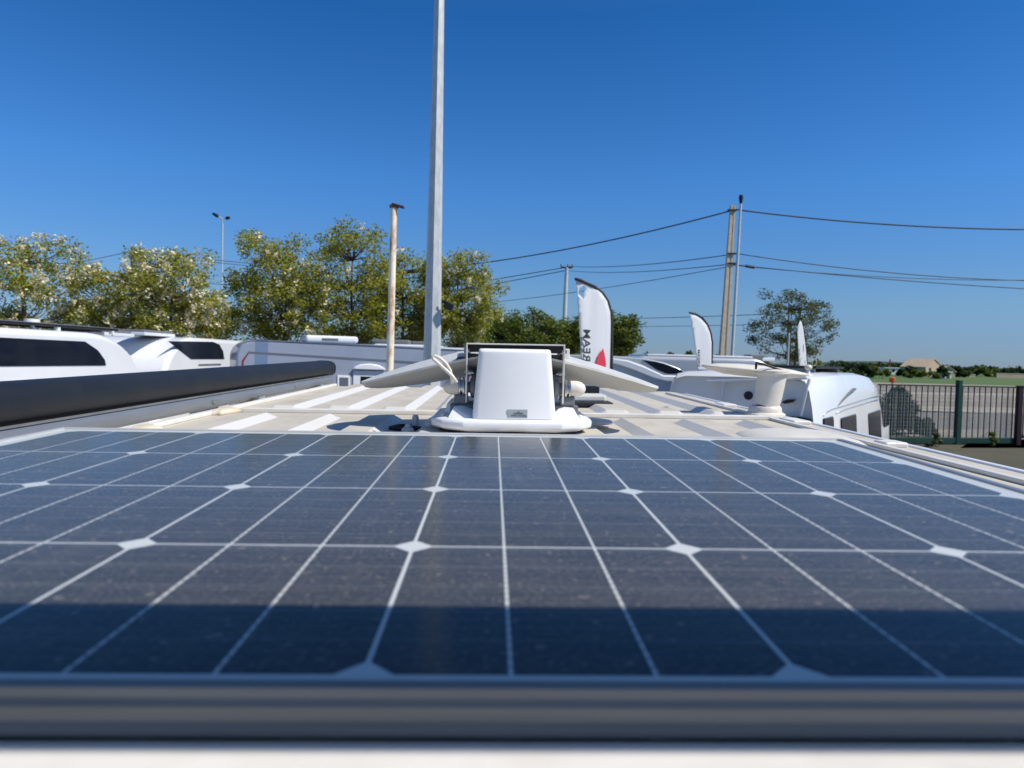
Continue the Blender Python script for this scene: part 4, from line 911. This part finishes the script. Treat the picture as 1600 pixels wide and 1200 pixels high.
def tree(lab, px, D, ytop, half_px, ybot, seed, leaf='leaf', ncl=46, per=130, lsize=.085, bloom=0, name='tree', clr=.42, shape=1.0, trunk=.13, stems=1, group=None, squash=.75):
    rg = random.Random(seed); g = PG(px, D); top = ZW(px, ytop, D) - .55 * clr; zb2 = max(.8, ZW(px, ybot, D)); hw_ = half_px / F * D
    t = thing(name, lab, 'tree', base=g, group=group)
    cz, rz_ = (top + zb2) / 2, (top - zb2) / 2
    cl = []
    while len(cl) < ncl:
        x, y, z = (rg.uniform(-1, 1) for _ in range(3))
        k = 1 - .45 * max(0, z) ** 1.2 * shape
        if (x / k) ** 2 + (y / k) ** 2 + z * z * .9 > 1: continue
        if rg.random() > .35 + .65 * (x * x + y * y + z * z): continue
        cl.append(Vector((x * hw_, y * hw_ * .9, cz + z * rz_ * .96)))
    for _ in range(max(5, ncl // 6)):           # loose sprays that break the outline
        w = rg.uniform(0, 2 * math.pi); e = rg.uniform(.1, 1.0)
        cl.append(Vector((math.cos(w) * hw_ * (1.05 - .45 * e), math.sin(w) * hw_ * (.95 - .4 * e), cz + rz_ * (e * 1.02 + rg.uniform(-.05, .08)))))
    b = MB(); top_s = []
    for s_ in range(stems):
        off = Vector((rg.uniform(-1, 1), rg.uniform(-1, 1), 0)) * (.25 * hw_ if stems > 1 else .08 * hw_); bs = Vector((off.x * .3, off.y * .3, 0)) if stems > 1 else Vector((0, 0, 0))
        pts = [bs.lerp(off + Vector((0, 0, cz + rz_ * .55)), i / 6) + Vector((rg.uniform(-.06, .06), rg.uniform(-.06, .06), 0)) * (i > 0) for i in range(7)]
        b.tube(pts, [trunk * (1 - .13 * i) for i in range(7)], 8); top_s.append(pts)
    b.build('trunk', M['bark'], t, smooth='all')
    b = MB()
    for c in cl:
        pts = rg.choice(top_s); cand = [p for p in pts if p.z < c.z - .1] or pts[:2]; s0_ = max(cand, key=lambda p: p.z - (p - c).length * .8)
        mid = s0_.lerp(c, .55) + Vector((rg.uniform(-.1, .1), rg.uniform(-.1, .1), -.10 * (c - s0_).length))
        b.tube([s0_, mid, c], [trunk * .28, trunk * .16, trunk * .05], 5, cap=False)
    b.build('limbs', M['bark'], t, smooth='all')
    rad = [clr * rg.uniform(.6, 1.3) for _ in cl]; cnt = [max(8, int(per * (r / clr) ** 2 * rg.uniform(.7, 1.2))) for r in rad]
    leaves_mesh('crown', M[leaf], t, [tuple(c) for c in cl], rad, cnt, lsize, seed, squash=squash)
    if bloom:
        bl_c, bl_r, bl_n = [], [], []
        for c, r in zip(cl, rad):
            for _ in range(int(bloom * rg.uniform(.4, 1.6) + rg.random())):
                d = Vector((rg.gauss(0, 1), rg.gauss(0, 1) - .4, rg.gauss(0, 1))).normalized(); bl_c.append(tuple(c + d * r * .85)); bl_r.append(.13 * rg.uniform(.7, 1.4)); bl_n.append(rg.randint(18, 30))
        leaves_mesh('blossom', M['bloom'], t, bl_c, bl_r, bl_n, .042, seed + 7, asp=.8, squash=1.3)
    return t
ga = 'blossoming acacias at left'
K = dict(leaf='leaf', bloom=2.0, group=ga, ncl=60, per=135, lsize=.052, clr=.40, trunk=.09)
tree('tall blossoming acacia at the left picture edge', 40, 20, 366, 95, 530, 11, name='acacia_tree', **K)
tree('blossoming acacia in front of the wooden power pole', 175, 21, 392, 85, 530, 12, name='acacia_tree', **K)
tree('loose blossoming acacia left of the street lamp', 268, 20.5, 380, 75, 530, 13, name='acacia_tree', **K)
tree('low blossoming acacia below the street lamp', 330, 22, 440, 50, 530, 18, name='acacia_tree', **dict(K, ncl=34))
gb = 'green acacias in the middle'
K2 = dict(leaf='leaf', group=gb, ncl=92, per=165, lsize=.054, clr=.42, trunk=.10)
tree('leafy acacia with few blossoms right of the street lamp', 440, 23, 366, 82, 535, 14, name='acacia_tree', bloom=.9, **K2)
tree('dense bright green acacia left of the rusty pole', 545, 24, 358, 80, 540, 15, name='acacia_tree', bloom=.15, **K2)
tree('acacia standing between rusty pole and lamp pole', 632, 25, 384, 72, 540, 16, name='acacia_tree', bloom=.3, **K2)
tree('yellowish acacia right of the tall lamp pole', 716, 25, 388, 66, 542, 17, name='acacia_tree', bloom=.6, **K2)
K3 = dict(leaf='leaf2', ncl=44, per=130, lsize=.08, clr=.48, group='lower trees behind the first flag')
tree('dark green tree right of the acacias with pointed top', 830, 33, 472, 42, 552, 21, **K3)
tree('green tree just left of the first flag below the small pole', 892, 34, 484, 38, 552, 22, **K3)
tree('pointed green tree right behind the first flag', 965, 34, 490, 32, 553, 23, **K3)
tree('low dark tree seen between acacia and antenna', 775, 36, 488, 35, 552, 24, **K3)
tree('round sparse tree with many stems behind the smallest flag', 1232, 46, 452, 66, 566, 31, leaf='leaf3', ncl=100, per=75, lsize=.085, clr=.50, stems=5, trunk=.10, shape=.5)
# bushes and hedges
def bush(lab, px, D, ytop, half_px, seed, leaf='leaf4', name='bush', per=150, n=14, group=None, ls=.12):
    rg = random.Random(seed); g = PG(px, D); h = max(.5, ZW(px, ytop, D)); hw_ = half_px / F * D
    t = thing(name, lab, 'bush', base=g, group=group)
    cl = []; 
    for k in range(n):
        x = rg.uniform(-1, 1); cl.append((x * hw_, rg.uniform(-.5, .5) * min(hw_, 1.5 * h), h * (.12 + (.78 * (1 - .55 * x * x)) * rg.random())))
    r0_ = max(.18 * h, hw_ / max(3, n * .28)); rad = [min(r0_, .35 * h) * rg.uniform(.7, 1.2) for _ in cl]
    cl.append((0, 0, h - rad[0])); rad.append(rad[0])
    b = MB()
    for c in cl[::2]: b.tube([(c[0] * .5, c[1] * .5, 0), c], [.03 * h / 2, .01], 5, cap=False)
    b.build('stem', M['bark'], t)
    leaves_mesh('foliage', M[leaf], t, cl, rad, [per] * len(cl), ls, seed, squash=.9)
    return t
for i, (px, D, yt, hp_, lb) in enumerate(((15, 24, 486, 60, 'dark bush at the left edge under the blossoming acacias'), (95, 25, 492, 60, 'dark bush under the gap between the two leftmost acacias'), (180, 26, 490, 60, 'dark bush under the wooden power pole'), (262, 25, 488, 55, 'dark bush under the loose acacia'), (340, 27, 494, 55, 'dark bush below the distant street lamp'),
    (425, 27, 490, 55, 'dark bush behind the left half of the caravan'), (510, 28, 492, 55, 'dark bush behind the caravan air conditioner'), (590, 29, 488, 55, 'dark bush behind the rusty pole'), (665, 29, 492, 55, 'dark bush behind the tall lamp pole'), (740, 30, 492, 50, 'dark bush right of the tall lamp pole above the antenna'), (815, 38, 515, 50, 'dark bush under the pointed dark tree'), (895, 39, 518, 45, 'dark bush left of the first flag'), (965, 39, 524, 32, 'dark bush under the pointed tree behind the flag'))):
    bush(lb, px, D, yt, hp_, 300 + i, 'leaf2', group='hedge bushes below the trees', ls=.075, n=22, per=300)
gh = 'far bushes beyond the field'
for i, (px, D, yt, hp, lf, lb) in enumerate((
    (1316, 120, 566, 26, 'leaf4', 'dark round bush right of the round tree'), (1345, 150, 570, 20, 'leaf4', 'low dark bush right of the round bush, left of the white building'),
    (1368, 160, 571, 16, 'leaf2', 'small green bush just left of the far white building'), (1418, 190, 571, 16, 'leaf4', 'dark bush between the white building and the stone house'),
    (1440, 180, 577, 22, 'leaf2', 'low green bush before the stone house'), (1470, 185, 571, 9, 'leaf4', 'upright dark bush against the stone house gable'),
    (1498, 230, 574, 14, 'leaf4', 'dark bush right of the stone house'), (1530, 260, 575, 22, 'leaf2', 'wide green bush left of the pale wall'),
    (1556, 265, 576, 18, 'leaf2', 'green bush above the pale wall'), (1585, 250, 577, 20, 'leaf4', 'dark bush at the right picture edge'),
    (1010, 120, 549, 14, 'leaf4', 'small dark bush right of the pointed tree'), (1046, 130, 548, 14, 'leaf4', 'low dark bush between first and second flag'),
    (1075, 120, 547, 11, 'leaf4', 'dark bush just left of the second flag'), (1125, 130, 553, 18, 'leaf4', 'low bush right of the second flag'),
    (1195, 70, 556, 25, 'leaf2', 'low green bush under the round tree'), (1275, 70, 560, 28, 'leaf2', 'yellow green bush right of the smallest flag'))):
    bush(lb, px, D, yt, hp, 50 + i, lf, group=gh, ls=.0022 * D, n=12, per=120)
bush('dark shrub behind the left end of the green gate', 1402, 27.5, 604, 26, 90, 'leaf4', per=500, n=20, ls=.06, name='shrub')
bush('lower spreading dark shrub behind the gate right of the taller shrub', 1428, 28.3, 634, 26, 94, 'leaf4', per=420, n=18, ls=.06, name='shrub')
bush('small dark shrub at the foot of the gate wire', 1450, 26.8, 655, 14, 91, 'leaf4', per=260, n=8, ls=.06, name='shrub')
bush('green weeds beside the gate post foot', 1555, 24.2, 697, 9, 92, 'leaf2', per=60, n=6, ls=.05, name='weed_clump')
bush('yellowish weeds under the gate beam', 1465, 23.6, 700, 12, 93, 'leaf3', per=60, n=7, ls=.05, name='weed_clump')
# a far strip of woodland behind everything, reads as one mass
rgw = random.Random(5); cl = []; rad = []
for k in range(150):
    px = rgw.uniform(1290, 1700); D = rgw.uniform(420, 520); g = PG(px, D); h = rgw.uniform(2.5, 6.5); cl.append((g.x, g.y, h * .5)); rad.append(h * .6)
for k in range(70):
    px = rgw.uniform(940, 1200); D = rgw.uniform(300, 340); g = PG(px, D); h = rgw.uniform(2, 4.5); cl.append((g.x, g.y, h * .5)); rad.append(h * .6)
o = leaves_mesh('far_woodland', M['leaf4'], None, cl, rad, [70] * len(cl), 1.3, 5, base=(0, 0, 0)); tag(o, 'strip of far dark woodland along the horizon', 'woodland', kind='stuff')
b = MB(); hp = []
for i in range(61):
    x = -900 + i * 30; hp.append((x, 4 + 5.5 * math.exp(-((x - 560) / 130) ** 2) + 1.5 * math.sin(i * .7)))
b.add([(x, 900, 0) for x, h in hp] + [(x, 960, h) for x, h in hp] + [(x, 1100, 0) for x, h in hp], [(i, i + 1, 62 + i, 61 + i) for i in range(60)] + [(61 + i, 62 + i, 123 + i, 122 + i) for i in range(60)])
tag(b.build('hills', M['hill'], smooth='all'), kind='structure')

# ------------------------------------------------------------------ far buildings
def house(lab, pxl, pxr, D, ytop, eave, m, name='house', rm='tile', depth=9, gable=True, rz=0):
    a, c = PG(pxl, D), PG(pxr, D); w = (c - a).length; h = ZW((pxl + pxr) / 2, ytop, D); he = ZW((pxl + pxr) / 2, eave, D)
    t = thing(name, lab, 'house', base=(a + c) / 2, rz=rz)
    b = MB()
    if gable: b.prism([(-w / 2, 0), (w / 2, 0), (w / 2, he), (0, h), (-w / 2, he)], 0, depth, lambda u, v, q: Vector((u, q, v)))
    else: b.prism([(-w / 2, 0), (w / 2, 0), (w / 2, he), (-w / 2, he)], 0, depth, lambda u, v, q: Vector((u, q, v)))
    b.build('wall', M[m], t)
    b = MB()
    if gable:
        for s_ in (-1, 1): b.add([(0, -.2, h + .12), (s_ * (w / 2 + .4), -.2, he - .12), (s_ * (w / 2 + .4), depth + .2, he - .12), (0, depth + .2, h + .12), (0, -.2, h - .08), (s_ * (w / 2 + .4), -.2, he - .32), (s_ * (w / 2 + .4), depth + .2, he - .32), (0, depth + .2, h - .08)], [(0, 1, 2, 3), (4, 7, 6, 5), (0, 4, 5, 1), (1, 5, 6, 2), (2, 6, 7, 3)])
    else: b.bx(-w / 2 - .3, w / 2 + .3, -.3, depth + .3, he, he + .25)
    b.build('roof', M[rm], t); return t, w, he
t, w, he = house('pale stone gabled house beyond the green field', 1438, 1479, 215, 561, 573, 'stone', depth=8, rm='stone', rz=R(24))
for x in (-2.0, 1.5):
    b = MB(); b.bx(x - .4, x + .4, -.06, .05, 1.5, 2.8); b.build('window', M['glassdark'], t)
t, w, he = house('lower pale stone wing attached right of the gabled house', 1468, 1492, 214, 572, 580, 'stone', name='barn', depth=10, rm='stone')
b = MB(); b.bx(-1, .2, -.06, .05, 0, 2.2); b.build('door', M['bark'], t)
t, w, he = house('small white shed right of the stone house', 1476, 1486, 190, 580, 582, 'whitewall', name='shed', depth=5, gable=False, rm='whitewall')
b = MB(); b.bx(-.4, .4, -.06, .05, 0, 1.9); b.build('door', M['bark'], t)
t, w, he = house('white flat building with thin chimney beyond the field', 1381, 1404, 260, 574, 575, 'whitewall', name='white_building', depth=12, gable=False, rm='whitewall')
b = MB(); b.tube([(1.5, 4, he), (1.5, 4, he + 3.2)], .25, 8); b.build('chimney', M['reddecal'], t)
for x in (-1.6, .6):
    b = MB(); b.bx(x - .5, x + .5, -.06, .05, he - 1.4, he - .5); b.build('window', M['glassdark'], t)
for lb, a_, c_, y_ in (('long pale stone wall at the right end of the far field', 1555, 1640, 584.5), ('short pale stone wall left of the longer far wall', 1507, 1523, 586)):
    a, c = PG(a_, 240), PG(c_, 240); h = max(.8, ZW((a_ + c_) / 2, y_, 240)); q = (a + c) / 2; w = (c - a).length
    t = thing('stone_wall', lb, 'wall', base=q)
    b = MB(); b.bx(-w / 2, w / 2, -.25, .25, 0, h); b.build('masonry', M['stone'], t)
    b = MB(); b.bx(-w / 2 - .05, w / 2 + .05, -.32, .32, h, h + .12); b.build('coping', M['whitewall'], t)
g = PG(1394, 60); t = thing('traffic_barrel', 'small orange marker standing beyond the gate', 'marker', base=g)
h = ZW(1394, 589, 60); b = MB(); b.lathe([(.25, 0), (.25, .2), (.05, .22)], (0, 0, 0), 16); b.build('foot', M['black'], t); b = MB(); b.tube([(0, 0, .2), (0, 0, h - .4)], .05, 8); b.build('stick', M['orange'], t)
b = MB(); b.lathe([(.12, 0), (.25, .1), (.25, .4), (.1, .5)], (0, 0, h - .5), 16); b.build('head', M['orange'], t)
